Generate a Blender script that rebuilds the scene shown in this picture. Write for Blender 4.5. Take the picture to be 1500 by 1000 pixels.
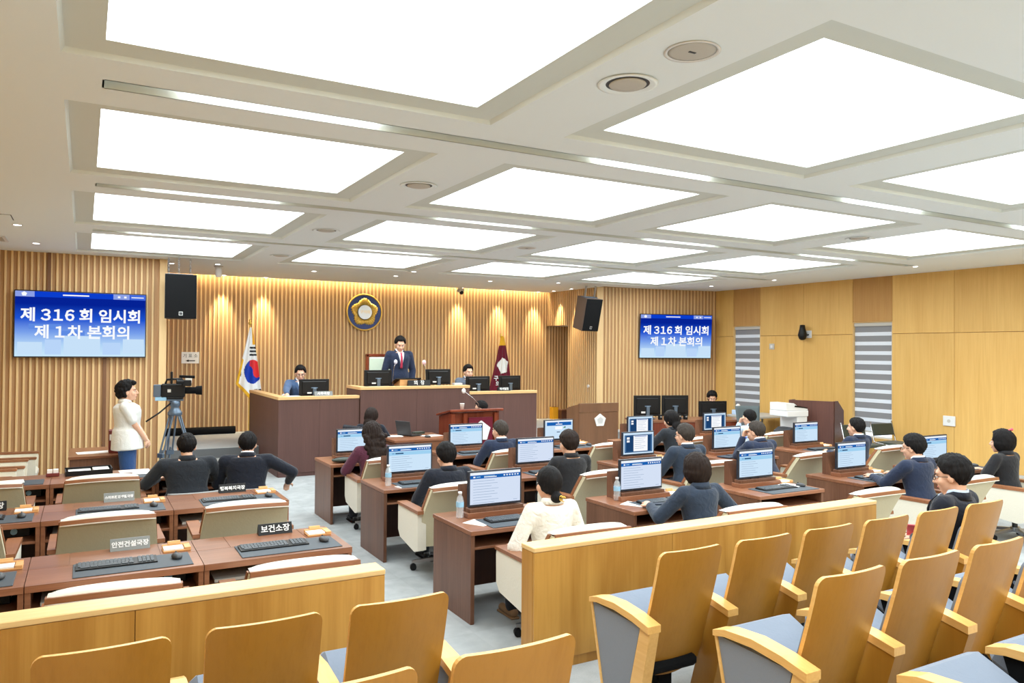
import bpy, bmesh, math, random
from mathutils import Vector, Matrix, noise
random.seed(7)
PI = math.pi
S = bpy.context.scene
COL = S.collection
for o in list(bpy.data.objects):
    bpy.data.objects.remove(o)

# ------------------------------------------------------------------ camera
def R(d): return math.radians(d)
YAW, PIT, ROL = R(29.29), R(0.734), R(0.44)
fw = Vector((math.sin(YAW) * math.cos(PIT), math.cos(YAW) * math.cos(PIT), math.sin(PIT)))
r0 = Vector((math.cos(YAW), -math.sin(YAW), 0))
u0 = r0.cross(fw)
rt = math.cos(ROL) * r0 + math.sin(ROL) * u0
up = -math.sin(ROL) * r0 + math.cos(ROL) * u0
cd = bpy.data.cameras.new('camera')
cd.sensor_width = 36; cd.lens = 1117.1 * 36 / 1500; cd.clip_start = .05; cd.clip_end = 200
cam = bpy.data.objects.new('camera', cd); COL.objects.link(cam)
m = Matrix.Identity(4)
for i in range(3):
    m[i][0], m[i][1], m[i][2] = rt[i], up[i], -fw[i]
m[2][3] = 2.05
cam.matrix_world = m
S.camera = cam

# ------------------------------------------------------------------ world, exposure
PANEL_E = 7.4          # strength of the luminous ceiling panels
SLOT_E = 22.0
COVE_E = 170.0
SPOT_W = 230.0
S.view_settings.view_transform = 'Standard'
S.view_settings.look = 'None'
S.view_settings.exposure = -0.02
S.view_settings.gamma = 1.0
S.view_settings.use_curve_mapping = False
W = bpy.data.worlds.new('world'); S.world = W; W.use_nodes = True
W.node_tree.nodes['Background'].inputs[0].default_value = (.82, .9, 1, 1)
W.node_tree.nodes['Background'].inputs[1].default_value = 2.2
S.cycles.max_bounces = 7
S.cycles.diffuse_bounces = 5
S.cycles.glossy_bounces = 3
S.cycles.use_denoising = True
S.cycles.sample_clamp_indirect = 6.0
S.cycles.caustics_reflective = False
S.cycles.caustics_refractive = False

# ------------------------------------------------------------------ materials
def lin(c):
    c = c / 255
    return c / 12.92 if c <= .04045 else ((c + .055) / 1.055) ** 2.4
def rgb(r, g, b): return (lin(r), lin(g), lin(b), 1)

def base_mat(name):
    mt = bpy.data.materials.new(name); mt.use_nodes = True
    nt = mt.node_tree
    return mt, nt, nt.nodes['Principled BSDF']

def plain(name, c, rough=.5, metal=0, spec=.5, bump=0, bscale=200, var=0):
    mt, nt, b = base_mat(name)
    b.inputs['Base Color'].default_value = c
    b.inputs['Roughness'].default_value = rough
    b.inputs['Metallic'].default_value = metal
    b.inputs['Specular IOR Level'].default_value = spec
    tc = nt.nodes.new('ShaderNodeTexCoord')
    n = nt.nodes.new('ShaderNodeTexNoise'); n.inputs['Scale'].default_value = bscale; n.inputs['Detail'].default_value = 4
    nt.links.new(tc.outputs['Object'], n.inputs['Vector'])
    if bump:
        bp = nt.nodes.new('ShaderNodeBump'); bp.inputs['Strength'].default_value = bump; bp.inputs['Distance'].default_value = .004
        nt.links.new(n.outputs['Fac'], bp.inputs['Height']); nt.links.new(bp.outputs['Normal'], b.inputs['Normal'])
    if var:
        mx = nt.nodes.new('ShaderNodeMix'); mx.data_type = 'RGBA'
        mx.inputs[6].default_value = tuple(x * (1 - var) for x in c[:3]) + (1,)
        mx.inputs[7].default_value = tuple(min(1, x * (1 + var)) for x in c[:3]) + (1,)
        nt.links.new(n.outputs['Fac'], mx.inputs[0]); nt.links.new(mx.outputs[2], b.inputs['Base Color'])
    return mt

def wood(name, c1, c2, axis=2, rough=.4, fine=60, rand=.12, ring=0, spec=.45):
    """veneer: noise stretched along the grain axis, optional cathedral rings"""
    mt, nt, b = base_mat(name)
    N = nt.nodes.new; L = nt.links.new
    tc = N('ShaderNodeTexCoord'); oi = N('ShaderNodeObjectInfo')
    off = N('ShaderNodeVectorMath'); off.operation = 'MULTIPLY_ADD'
    cb = N('ShaderNodeCombineXYZ'); 
    for i in range(3): L(oi.outputs['Random'], cb.inputs[i])
    off.inputs[1].default_value = (13, 17, 11)
    L(cb.outputs[0], off.inputs[0]); L(tc.outputs['Object'], off.inputs[2])
    mp = N('ShaderNodeMapping'); sc = [fine] * 3; sc[axis] = fine * .035
    mp.inputs['Scale'].default_value = sc
    L(off.outputs[0], mp.inputs['Vector'])
    n = N('ShaderNodeTexNoise'); n.inputs['Scale'].default_value = 1; n.inputs['Detail'].default_value = 5; n.inputs['Roughness'].default_value = .65
    L(mp.outputs[0], n.inputs['Vector'])
    mp2 = N('ShaderNodeMapping'); sc = [5.0] * 3; sc[axis] = .55
    mp2.inputs['Scale'].default_value = sc; L(off.outputs[0], mp2.inputs['Vector'])
    n2 = N('ShaderNodeTexNoise'); n2.inputs['Scale'].default_value = 1; n2.inputs['Detail'].default_value = 2
    L(mp2.outputs[0], n2.inputs['Vector'])
    src = n2.outputs['Fac']
    if ring:
        ml = N('ShaderNodeMath'); ml.operation = 'MULTIPLY'; ml.inputs[1].default_value = ring
        L(n2.outputs['Fac'], ml.inputs[0])
        pp = N('ShaderNodeMath'); pp.operation = 'PINGPONG'; pp.inputs[1].default_value = 1
        L(ml.outputs[0], pp.inputs[0]); src = pp.outputs[0]
    ad = N('ShaderNodeMix'); ad.data_type = 'FLOAT'; ad.inputs[0].default_value = .45
    L(n.outputs['Fac'], ad.inputs[2]); L(src, ad.inputs[3])
    cr = N('ShaderNodeValToRGB'); cr.color_ramp.elements[0].position = .3; cr.color_ramp.elements[1].position = .72
    cr.color_ramp.elements[0].color = c1; cr.color_ramp.elements[1].color = c2
    L(ad.outputs[0], cr.inputs[0])
    hv = N('ShaderNodeHueSaturation')
    mr = N('ShaderNodeMapRange'); mr.inputs['To Min'].default_value = 1 - rand; mr.inputs['To Max'].default_value = 1 + rand
    L(oi.outputs['Random'], mr.inputs['Value']); L(mr.outputs[0], hv.inputs['Value'])
    L(cr.outputs[0], hv.inputs['Color']); L(hv.outputs[0], b.inputs['Base Color'])
    b.inputs['Roughness'].default_value = rough; b.inputs['Specular IOR Level'].default_value = spec
    bp = N('ShaderNodeBump'); bp.inputs['Strength'].default_value = .06; bp.inputs['Distance'].default_value = .002
    L(n.outputs['Fac'], bp.inputs['Height']); L(bp.outputs['Normal'], b.inputs['Normal'])
    return mt

def fabric(name, c, rough=.85, wr=.5, scale=14, weave=900, var=.1):
    mt, nt, b = base_mat(name)
    N = nt.nodes.new; L = nt.links.new
    tc = N('ShaderNodeTexCoord')
    n = N('ShaderNodeTexNoise'); n.inputs['Scale'].default_value = scale; n.inputs['Detail'].default_value = 3; n.inputs['Distortion'].default_value = .8
    L(tc.outputs['Object'], n.inputs['Vector'])
    w = N('ShaderNodeTexNoise'); w.inputs['Scale'].default_value = weave; w.inputs['Detail'].default_value = 1
    L(tc.outputs['Object'], w.inputs['Vector'])
    mx = N('ShaderNodeMix'); mx.data_type = 'RGBA'
    mx.inputs[6].default_value = tuple(x * (1 - var) for x in c[:3]) + (1,)
    mx.inputs[7].default_value = tuple(min(1, x * (1 + var)) for x in c[:3]) + (1,)
    L(w.outputs['Fac'], mx.inputs[0]); L(mx.outputs[2], b.inputs['Base Color'])
    b.inputs['Roughness'].default_value = rough; b.inputs['Specular IOR Level'].default_value = .25
    b.inputs['Sheen Weight'].default_value = .15
    if wr:
        bp = N('ShaderNodeBump'); bp.inputs['Strength'].default_value = wr; bp.inputs['Distance'].default_value = .02
        L(n.outputs['Fac'], bp.inputs['Height']); L(bp.outputs['Normal'], b.inputs['Normal'])
    return mt

def hairmat(name, c):
    mt, nt, b = base_mat(name)
    N = nt.nodes.new; L = nt.links.new
    tc = N('ShaderNodeTexCoord'); mp = N('ShaderNodeMapping'); mp.inputs['Scale'].default_value = (160, 160, 14)
    n = N('ShaderNodeTexNoise'); n.inputs['Scale'].default_value = 1; n.inputs['Detail'].default_value = 3
    L(tc.outputs['Object'], mp.inputs['Vector']); L(mp.outputs[0], n.inputs['Vector'])
    mx = N('ShaderNodeMix'); mx.data_type = 'RGBA'
    mx.inputs[6].default_value = tuple(x * .6 for x in c[:3]) + (1,); mx.inputs[7].default_value = tuple(min(1, x * 1.6) for x in c[:3]) + (1,)
    L(n.outputs['Fac'], mx.inputs[0]); L(mx.outputs[2], b.inputs['Base Color'])
    b.inputs['Roughness'].default_value = .6; b.inputs['Specular IOR Level'].default_value = .14
    bp = N('ShaderNodeBump'); bp.inputs['Strength'].default_value = .6; bp.inputs['Distance'].default_value = .006
    L(n.outputs['Fac'], bp.inputs['Height']); L(bp.outputs['Normal'], b.inputs['Normal'])
    return mt

def emit(name, c, s=1.0):
    mt = bpy.data.materials.new(name); mt.use_nodes = True
    nt = mt.node_tree
    for n in list(nt.nodes): nt.nodes.remove(n)
    e = nt.nodes.new('ShaderNodeEmission'); e.inputs[0].default_value = c; e.inputs[1].default_value = s
    o = nt.nodes.new('ShaderNodeOutputMaterial'); nt.links.new(e.outputs[0], o.inputs[0])
    return mt

def glassy(name, c=(1, 1, 1, 1), rough=.02):
    mt, nt, b = base_mat(name)
    b.inputs['Base Color'].default_value = c; b.inputs['Roughness'].default_value = rough
    b.inputs['Transmission Weight'].default_value = 1.0; b.inputs['IOR'].default_value = 1.04
    return mt

def clearplastic(name):
    mt, nt, b = base_mat(name)
    b.inputs['Base Color'].default_value = (.86, .92, .96, 1); b.inputs['Roughness'].default_value = .08
    t = nt.nodes.new('ShaderNodeBsdfTransparent'); mx = nt.nodes.new('ShaderNodeMixShader'); mx.inputs[0].default_value = .28
    nt.links.new(t.outputs[0], mx.inputs[1]); nt.links.new(b.outputs[0], mx.inputs[2]); nt.links.new(mx.outputs[0], nt.nodes['Material Output'].inputs[0])
    return mt

M = {}
M['walnut'] = wood('walnut', rgb(88, 56, 40), rgb(128, 88, 66), 2, .38)
M['walnut_x'] = wood('walnut_across', rgb(114, 70, 48), rgb(160, 108, 78), 0, .28, spec=.5)
M['walnut_dark'] = wood('walnut_dark', rgb(62, 38, 30), rgb(88, 56, 44), 2, .45)
M['redwood'] = wood('red_brown_wood', rgb(92, 36, 22), rgb(140, 66, 40), 2, .25)
M['honey'] = wood('honey_veneer', rgb(172, 120, 48), rgb(196, 145, 68), 2, .42, rand=.05, ring=5)
M['honey_x'] = wood('honey_veneer_across', rgb(222, 182, 118), rgb(240, 206, 148), 0, .4, rand=.03)
M['seat_ply'] = wood('seat_plywood', rgb(154, 104, 30), rgb(170, 119, 42), 2, .35, rand=.05, ring=2)
M['seat_edge'] = wood('seat_solid_wood', rgb(214, 160, 84), rgb(236, 190, 118), 1, .35, rand=.04)
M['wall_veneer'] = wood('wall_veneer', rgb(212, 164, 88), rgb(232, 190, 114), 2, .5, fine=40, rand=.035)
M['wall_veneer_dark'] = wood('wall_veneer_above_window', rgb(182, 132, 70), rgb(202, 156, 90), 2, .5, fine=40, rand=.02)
M['slat'] = wood('slat_oak', rgb(216, 180, 128), rgb(238, 208, 158), 2, .5, rand=.06)
M['slat_back'] = wood('slat_backing', rgb(172, 132, 90), rgb(194, 154, 112), 2, .6, rand=.02)
M['dais'] = wood('dais_laminate', rgb(88, 60, 55), rgb(104, 73, 67), 2, .5, rand=.03)
M['dais_cap'] = wood('dais_cap_oak', rgb(214, 170, 112), rgb(234, 196, 142), 0, .4, rand=.03)
M['lectern_brown'] = wood('lectern_brown', rgb(108, 74, 52), rgb(134, 94, 66), 2, .45)
M['booth'] = wood('booth_brown', rgb(80, 48, 42), rgb(104, 66, 56), 2, .45)
M['ceiling'] = plain('ceiling_paint', rgb(238, 246, 250), .8, bump=.05, bscale=60)
M['ceil_frame'] = plain('panel_border_paint', rgb(216, 222, 218), .8)
M['panel'] = emit('luminous_ceiling_panel', (.9, .985, 1, 1), PANEL_E)
M['slotlamp'] = emit('slot_lamp_glow', (.97, 1, 1, 1), SLOT_E)
M['cove'] = emit('cove_led', (1, .82, .5, 1), COVE_E)
M['lamp'] = emit('downlight_glow', (1, .98, .95, 1), 14)
M['white'] = plain('white_plastic', rgb(228, 229, 230), .4)
M['offwhite'] = plain('grille_grey', rgb(196, 192, 184), .6)
M['greyplastic'] = plain('grey_plastic', rgb(150, 150, 150), .5)
M['black'] = plain('black_plastic', rgb(17, 17, 19), .45, spec=.3)
M['blackmat'] = plain('black_matt', rgb(15, 16, 18), .85, spec=.15, bump=.2, bscale=500)
M['darkgrey'] = plain('dark_grey_plastic', rgb(58, 60, 64), .5)
M['keys'] = plain('keycap_grey', rgb(78, 84, 90), .5)
M['bezel'] = plain('monitor_bezel', rgb(34, 40, 52), .35)
M['chrome'] = plain('chrome', rgb(200, 200, 204), .2, 1)
M['steel'] = plain('brushed_steel', rgb(160, 165, 172), .35, 1)
M['gold'] = plain('gold', rgb(236, 196, 96), .3, .55)
M['goldcloth'] = fabric('gold_fringe', rgb(236, 180, 40), .7, .6, 60)
M['leather'] = fabric('cream_leather', rgb(228, 222, 206), .55, .12, 30, 500, .03)
M['leather_back'] = fabric('cream_fabric_back', rgb(206, 196, 164), .8, .1, 40, 700, .06)
M['cushion_white'] = fabric('white_cushion', rgb(236, 230, 218), .7, .12, 25, 600, .03)
M['chairwood'] = wood('chair_rim_wood', rgb(128, 80, 52), rgb(164, 110, 76), 0, .35)
M['deskpad'] = plain('desk_pad', rgb(66, 74, 82), .6, bump=.1, bscale=400)
M['greyfab'] = fabric('grey_seat_fabric', rgb(126, 130, 138), .9, 0, 20, 900, .2)
M['bluefab'] = fabric('pale_grey_blue_upholstery', rgb(128, 138, 154), .85, .1, 20, 700, .08)
M['paper'] = plain('paper', rgb(246, 244, 240), .8)
M['traywood'] = wood('tray_wood', rgb(206, 150, 92), rgb(232, 182, 124), 0, .45, rand=.05)
M['skin'] = plain('skin', rgb(226, 178, 150), .55, bscale=30, var=.06)
M['skin2'] = plain('skin_tan', rgb(208, 154, 122), .55, bscale=30, var=.06)
M['lip'] = plain('lips', rgb(184, 104, 96), .5)
M['eyew'] = plain('eye_white', rgb(235, 232, 228), .3)
M['iris'] = plain('iris_dark', rgb(30, 22, 18), .2)
M['hair'] = hairmat('black_hair', rgb(22, 20, 21))
M['hairb'] = hairmat('dark_brown_hair', rgb(38, 29, 26))
M['hairg'] = hairmat('greying_hair', rgb(58, 52, 48))
M['navy'] = fabric('navy_suit', rgb(36, 46, 70), .85, .6)
M['navyd'] = fabric('dark_navy_suit', rgb(25, 29, 41), .85, .6)
M['slate'] = fabric('slate_blue_jacket', rgb(44, 55, 72), .85, .6)
M['charcoal'] = fabric('charcoal_jacket', rgb(38, 42, 49), .85, .6)
M['blackcloth'] = fabric('black_cloth', rgb(34, 34, 38), .85, .5)
M['bluejk'] = fabric('blue_grey_jacket', rgb(72, 96, 132), .85, .5)
M['greyjk'] = fabric('grey_jacket', rgb(96, 104, 118), .85, .5)
M['blouse'] = fabric('white_blouse', rgb(228, 223, 214), .75, .7, 18, 500, .02)
M['polo'] = fabric('white_polo', rgb(228, 229, 226), .8, .5, 12, 500, .04)
M['shirt'] = fabric('white_shirt', rgb(240, 242, 246), .75, .2, 20, 500, .02)
M['skyshirt'] = fabric('pale_blue_shirt', rgb(190, 208, 232), .75, .4, 16, 500, .03)
M['burgundy'] = fabric('burgundy_blouse', rgb(88, 42, 62), .75, .6, 40, 200, .3)
M['jeans'] = fabric('blue_jeans', rgb(48, 78, 128), .85, .4)
M['trousers'] = fabric('dark_trousers', rgb(32, 34, 42), .85, .4)
M['redtie'] = fabric('red_tie', rgb(180, 52, 78), .6, .1)
M['bluetie'] = fabric('blue_tie', rgb(64, 72, 150), .6, .1)
M['shoe'] = plain('black_shoe', rgb(26, 24, 24), .35)
M['shoetan'] = plain('tan_shoe', rgb(150, 116, 84), .5)
M['maroon'] = fabric('maroon_cloth', rgb(104, 14, 38), .7, .4)
M['flagwhite'] = fabric('flag_white', rgb(240, 242, 246), .8, .3, 10)
M['flagred'] = fabric('flag_red', rgb(226, 52, 58), .8, .2, 10)
M['flagblue'] = fabric('flag_blue', rgb(14, 60, 178), .8, .2, 10)
M['flagblack'] = fabric('flag_black', rgb(18, 20, 34), .8, .2, 10)
M['embblue'] = plain('emblem_blue', rgb(22, 50, 122), .35)
M['silver'] = plain('emblem_silver', rgb(214, 218, 222), .35, .5)
M['pearl'] = plain('emblem_white', rgb(232, 232, 228), .5)
M['bottle'] = clearplastic('clear_plastic')
M['labelblue'] = plain('bottle_label', rgb(150, 196, 226), .5)
M['bluecap'] = plain('blue_cap', rgb(40, 82, 190), .4)
M['glass'] = glassy('window_glass')
M['redphone'] = plain('red_phone', rgb(226, 96, 108), .4)
M['yellow'] = plain('yellow_box', rgb(226, 164, 30), .6)
M['darkgreen'] = fabric('dark_green_vinyl', rgb(54, 62, 54), .5, .1)
M['mesh'] = plain('grey_mesh', rgb(92, 102, 104), .8, bump=.3, bscale=700)
M['steelblue'] = plain('tripod_blue_grey', rgb(98, 114, 132), .35, .5)
M['carpet_step'] = fabric('grey_step_carpet', rgb(168, 170, 170), .95, .15, 120, 300, .12)
M['carpet_dark'] = fabric('dark_grey_riser_carpet', rgb(104, 106, 108), .95, .15, 120, 300, .12)
M['metalgrey'] = plain('nameplate_grey', rgb(116, 118, 116), .35, .3)
M['redbox'] = plain('dark_red_box', rgb(118, 46, 42), .5)

def carpet():
    mt, nt, b = base_mat('grey_carpet_tiles')
    N = nt.nodes.new; L = nt.links.new
    tc = N('ShaderNodeTexCoord')
    n = N('ShaderNodeTexNoise'); n.inputs['Scale'].default_value = 420; n.inputs['Detail'].default_value = 3
    n2 = N('ShaderNodeTexNoise'); n2.inputs['Scale'].default_value = 7; n2.inputs['Detail'].default_value = 4
    ck = N('ShaderNodeTexChecker'); ck.inputs['Scale'].default_value = 2
    ck.inputs['Color1'].default_value = (.93, .93, .93, 1); ck.inputs['Color2'].default_value = (1, 1, 1, 1)
    for x in (n, n2, ck): L(tc.outputs['Object'], x.inputs['Vector'])
    cr = N('ShaderNodeValToRGB'); cr.color_ramp.elements[0].position = .3; cr.color_ramp.elements[1].position = .7
    cr.color_ramp.elements[0].color = rgb(150, 154, 156); cr.color_ramp.elements[1].color = rgb(190, 193, 194)
    mx = N('ShaderNodeMix'); mx.data_type = 'FLOAT'; mx.inputs[0].default_value = .4
    L(n.outputs['Fac'], mx.inputs[2]); L(n2.outputs['Fac'], mx.inputs[3]); L(mx.outputs[0], cr.inputs[0])
    mm = N('ShaderNodeMix'); mm.data_type = 'RGBA'; mm.blend_type = 'MULTIPLY'; mm.inputs[0].default_value = 1
    L(cr.outputs[0], mm.inputs[6]); L(ck.outputs['Color'], mm.inputs[7]); L(mm.outputs[2], b.inputs['Base Color'])
    b.inputs['Roughness'].default_value = .95; b.inputs['Specular IOR Level'].default_value = .1
    bp = N('ShaderNodeBump'); bp.inputs['Strength'].default_value = .3; bp.inputs['Distance'].default_value = .004
    L(n.outputs['Fac'], bp.inputs['Height']); L(bp.outputs['Normal'], b.inputs['Normal'])
    return mt
M['carpet'] = carpet()

# ------------------------------------------------------------------ mesh helpers
class MB:
    def __init__(s): s.v = []; s.f = []; s.m = []; s.sm = []
    def add(s, vs, fs, mi=0, smooth=False, X=None):
        o = len(s.v)
        for v in vs:
            v = Vector(v); s.v.append(X @ v if X else v)
        for f in fs:
            s.f.append([o + i for i in f]); s.m.append(mi); s.sm.append(smooth)
        return s
    def box(s, x0, x1, y0, y1, z0, z1, mi=0, b=0, X=None):
        if b <= 0:
            vs = [(x0, y0, z0), (x1, y0, z0), (x1, y1, z0), (x0, y1, z0), (x0, y0, z1), (x1, y0, z1), (x1, y1, z1), (x0, y1, z1)]
            return s.add(vs, [(0, 3, 2, 1), (4, 5, 6, 7), (0, 1, 5, 4), (1, 2, 6, 5), (2, 3, 7, 6), (3, 0, 4, 7)], mi, False, X)
        c = [(x0 + x1) / 2, (y0 + y1) / 2, (z0 + z1) / 2]; h = [abs(x1 - x0) / 2, abs(y1 - y0) / 2, abs(z1 - z0) / 2]
        b = min([b] + [k * .98 for k in h])
        idx = {}; vs = []
        for sx in (-1, 1):
            for sy in (-1, 1):
                for sz in (-1, 1):
                    sg = (sx, sy, sz)
                    for a in range(3):
                        p = [c[k] + sg[k] * (h[k] if k == a else h[k] - b) for k in range(3)]
                        idx[sg + (a,)] = len(vs); vs.append(p)
        fs = []
        for a in range(3):
            u, w = (a + 1) % 3, (a + 2) % 3
            for sg in (-1, 1):
                q = []
                for (su, sw) in ((-1, -1), (1, -1), (1, 1), (-1, 1)):
                    k = [0, 0, 0]; k[a] = sg; k[u] = su; k[w] = sw; q.append(idx[tuple(k) + (a,)])
                fs.append(q if sg > 0 else q[::-1])
            # edges parallel to axis a
            for su in (-1, 1):
                for sw in (-1, 1):
                    k0 = [0, 0, 0]; k0[u] = su; k0[w] = sw; k1 = list(k0); k0[a] = -1; k1[a] = 1
                    q = [idx[tuple(k0) + (u,)], idx[tuple(k1) + (u,)], idx[tuple(k1) + (w,)], idx[tuple(k0) + (w,)]]
                    fs.append(q[::-1] if su * sw > 0 else q)
        for sx in (-1, 1):
            for sy in (-1, 1):
                for sz in (-1, 1):
                    q = [idx[(sx, sy, sz, 0)], idx[(sx, sy, sz, 1)], idx[(sx, sy, sz, 2)]]
                    fs.append(q if sx * sy * sz > 0 else q[::-1])
        return s.add(vs, fs, mi, False, X)
    def cyl(s, p0, p1, r0, r1=None, n=12, mi=0, smooth=True, X=None):
        r1 = r0 if r1 is None else r1
        p0 = Vector(p0); p1 = Vector(p1); d = (p1 - p0).normalized()
        a = d.orthogonal().normalized(); b = d.cross(a)
        vs = []
        for p, r in ((p0, r0), (p1, r1)):
            for i in range(n):
                t = 2 * PI * i / n; vs.append(p + r * (math.cos(t) * a + math.sin(t) * b))
        fs = [(i, (i + 1) % n, n + (i + 1) % n, n + i) for i in range(n)]
        s.add(vs, fs, mi, smooth, X)
        s.add(vs[:n], [tuple(range(n))[::-1]], mi, False, X); s.add(vs[n:], [tuple(range(n))], mi, False, X)
        return s
    def tube(s, pts, r, n=8, mi=0, X=None):
        pts = [Vector(p) for p in pts]; rs = r if isinstance(r, (list, tuple)) else [r] * len(pts)
        vs = []; ref = Vector((0, 0, 1))
        for i, p in enumerate(pts):
            d = (pts[min(i + 1, len(pts) - 1)] - pts[max(i - 1, 0)]).normalized()
            a = d.cross(ref)
            if a.length < .05: a = d.cross(Vector((1, 0, 0)))
            a.normalize(); b = d.cross(a)
            for k in range(n):
                t = 2 * PI * k / n; vs.append(p + rs[i] * (math.cos(t) * a + math.sin(t) * b))
        fs = []
        for i in range(len(pts) - 1):
            for k in range(n): fs.append((i * n + k, i * n + (k + 1) % n, (i + 1) * n + (k + 1) % n, (i + 1) * n + k))
        fs.append(tuple(range(n))[::-1]); fs.append(tuple(range((len(pts) - 1) * n, len(pts) * n)))
        return s.add(vs, fs, mi, True, X)
    def loft(s, rings, mi=0, smooth=True, X=None, caps=True):
        n = len(rings[0]); vs = [p for r in rings for p in r]; fs = []
        for i in range(len(rings) - 1):
            for k in range(n): fs.append((i * n + k, i * n + (k + 1) % n, (i + 1) * n + (k + 1) % n, (i + 1) * n + k))
        if caps: fs.append(tuple(range(n))[::-1]); fs.append(tuple(range((len(rings) - 1) * n, len(rings) * n)))
        return s.add(vs, fs, mi, smooth, X)
    def lathe(s, prof, n=16, c=(0, 0, 0), mi=0, X=None):
        rings = [[(c[0] + r * math.cos(2 * PI * k / n), c[1] + r * math.sin(2 * PI * k / n), c[2] + z) for k in range(n)] for r, z in prof]
        return s.loft(rings, mi, True, X)
    def prism(s, poly, y0, y1, mi=0, X=None, ax='y', smooth=False):
        """poly in the plane across the axis, extruded from y0 to y1"""
        def P(a, b, t): return (a, t, b) if ax == 'y' else ((t, a, b) if ax == 'x' else (a, b, t))
        n = len(poly); vs = [P(a, b, y0) for a, b in poly] + [P(a, b, y1) for a, b in poly]
        fs = [(i, (i + 1) % n, n + (i + 1) % n, n + i) for i in range(n)]
        s.add(vs, fs, mi, smooth, X)
        s.add(vs[:n], [tuple(range(n))[::-1]], mi, False, X); s.add(vs[n:], [tuple(range(n))], mi, False, X)
        return s
    def ball(s, c, r, nu=14, nv=10, mi=0, X=None):
        r = r if isinstance(r, (list, tuple)) else (r, r, r)
        vs = [(c[0], c[1], c[2] - r[2])]
        for j in range(1, nv):
            ph = -PI / 2 + PI * j / nv
            for i in range(nu):
                t = 2 * PI * i / nu
                vs.append((c[0] + r[0] * math.cos(ph) * math.cos(t), c[1] + r[1] * math.cos(ph) * math.sin(t), c[2] + r[2] * math.sin(ph)))
        vs.append((c[0], c[1], c[2] + r[2])); fs = []
        for i in range(nu): fs.append((0, 1 + (i + 1) % nu, 1 + i))
        for j in range(nv - 2):
            for i in range(nu):
                a = 1 + j * nu; fs.append((a + i, a + (i + 1) % nu, a + nu + (i + 1) % nu, a + nu + i))
        a = 1 + (nv - 2) * nu
        for i in range(nu): fs.append((a + i, a + (i + 1) % nu, len(vs) - 1))
        return s.add(vs, fs, mi, True, X)
    def grid(s, nu, nv, fn, mi=0, smooth=True, X=None, mf=None):
        vs = [fn(i / nu, j / nv) for j in range(nv + 1) for i in range(nu + 1)]
        o = len(s.f)
        fs = [(j * (nu + 1) + i, j * (nu + 1) + i + 1, (j + 1) * (nu + 1) + i + 1, (j + 1) * (nu + 1) + i) for j in range(nv) for i in range(nu)]
        s.add(vs, fs, mi, smooth, X)
        if mf:
            for k in range(len(fs)): s.m[o + k] = mf((k % nu + .5) / nu, (k // nu + .5) / nv)
        return s
    def mesh(s, name, mats):
        me = bpy.data.meshes.new(name)
        me.from_pydata([tuple(v) for v in s.v], [], s.f)
        me.polygons.foreach_set('material_index', s.m); me.polygons.foreach_set('use_smooth', s.sm)
        for mt in (mats if isinstance(mats, (list, tuple)) else [mats]): me.materials.append(M[mt] if isinstance(mt, str) else mt)
        bm = bmesh.new(); bm.from_mesh(me); bmesh.ops.recalc_face_normals(bm, faces=bm.faces); bm.to_mesh(me); bm.free()
        me.update()
        return me
    def build(s, name, mats, parent=None, loc=None, rz=0):
        o = bpy.data.objects.new(name, s.mesh(name, mats)); COL.objects.link(o)
        if parent: o.parent = parent
        if loc: o.location = loc
        if rz: o.rotation_euler = (0, 0, rz)
        return o

def thing(name, label, cat, loc=(0, 0, 0), rz=0, group=None):
    o = bpy.data.objects.new(name, None); COL.objects.link(o); o.empty_display_size = .1
    o.location = loc; o.rotation_euler = (0, 0, rz)
    return tag(o, label, cat, group)
def tag(o, label, cat, group=None):
    o['label'] = label; o['category'] = cat
    if group: o['group'] = group
    return o
def struct(o): o['kind'] = 'structure'; return o
def dup(root, loc, rz=0, label=None, group=None):
    def cp(o, parent):
        c = o.copy(); COL.objects.link(c)
        if parent: c.parent = parent
        for ch in o.children: cp(ch, c)
        return c
    r = cp(root, None); r.location = loc; r.rotation_euler = (0, 0, rz)
    if label: r['label'] = label
    if group: r['group'] = group
    return r
_used = {}
def place(key, maker, loc, rz, label, group=None):
    """first use makes the thing, later ones copy it with its parts"""
    if key not in _used:
        o = maker(); _used[key] = o
        o.location = loc; o.rotation_euler = (0, 0, rz); o['label'] = label
        if group: o['group'] = group
        return o
    return dup(_used[key], loc, rz, label, group)
def text(body, size, mat, parent, loc, rot, name='lettering', ext=.001, ax='CENTER', sx=1, bold=0, sp=1.0):
    c = bpy.data.curves.new(name, 'FONT'); c.body = body; c.size = size; c.align_x = ax; c.align_y = 'CENTER'
    c.space_character = sp; c.extrude = ext; c.offset = bold; c.resolution_u = 2
    c.materials.append(M[mat] if isinstance(mat, str) else mat)
    tmp = bpy.data.objects.new('tmp', c); COL.objects.link(tmp)
    me = bpy.data.meshes.new_from_object(tmp.evaluated_get(bpy.context.evaluated_depsgraph_get())); me.name = name
    bpy.data.objects.remove(tmp)
    o = bpy.data.objects.new(name, me); COL.objects.link(o); o.parent = parent; o['kind'] = 'stuff'
    o.location = loc; o.rotation_euler = rot; o.scale = (sx, 1, 1)
    return o
def disc_poly(r, n, c=(0, 0)): return [(c[0] + r * math.cos(2 * PI * i / n), c[1] + r * math.sin(2 * PI * i / n)) for i in range(n)]
ORD = ['first', 'second', 'third', 'fourth', 'fifth', 'sixth', 'seventh', 'eighth']

# ================================================================== SETTING
XL, XR, YB, YF, YC, ZC = -2.2, 13.45, -3.5, 14.05, 16.6, 3.55
XR1, XL1 = 10.35, 1.2
# floor
mb = MB(); mb.add([(XL, YB, 0), (XR, YB, 0), (XR, YC, 0), (XL, YC, 0)], [(0, 1, 2, 3)])
struct(mb.build('floor', 'carpet'))
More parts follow.
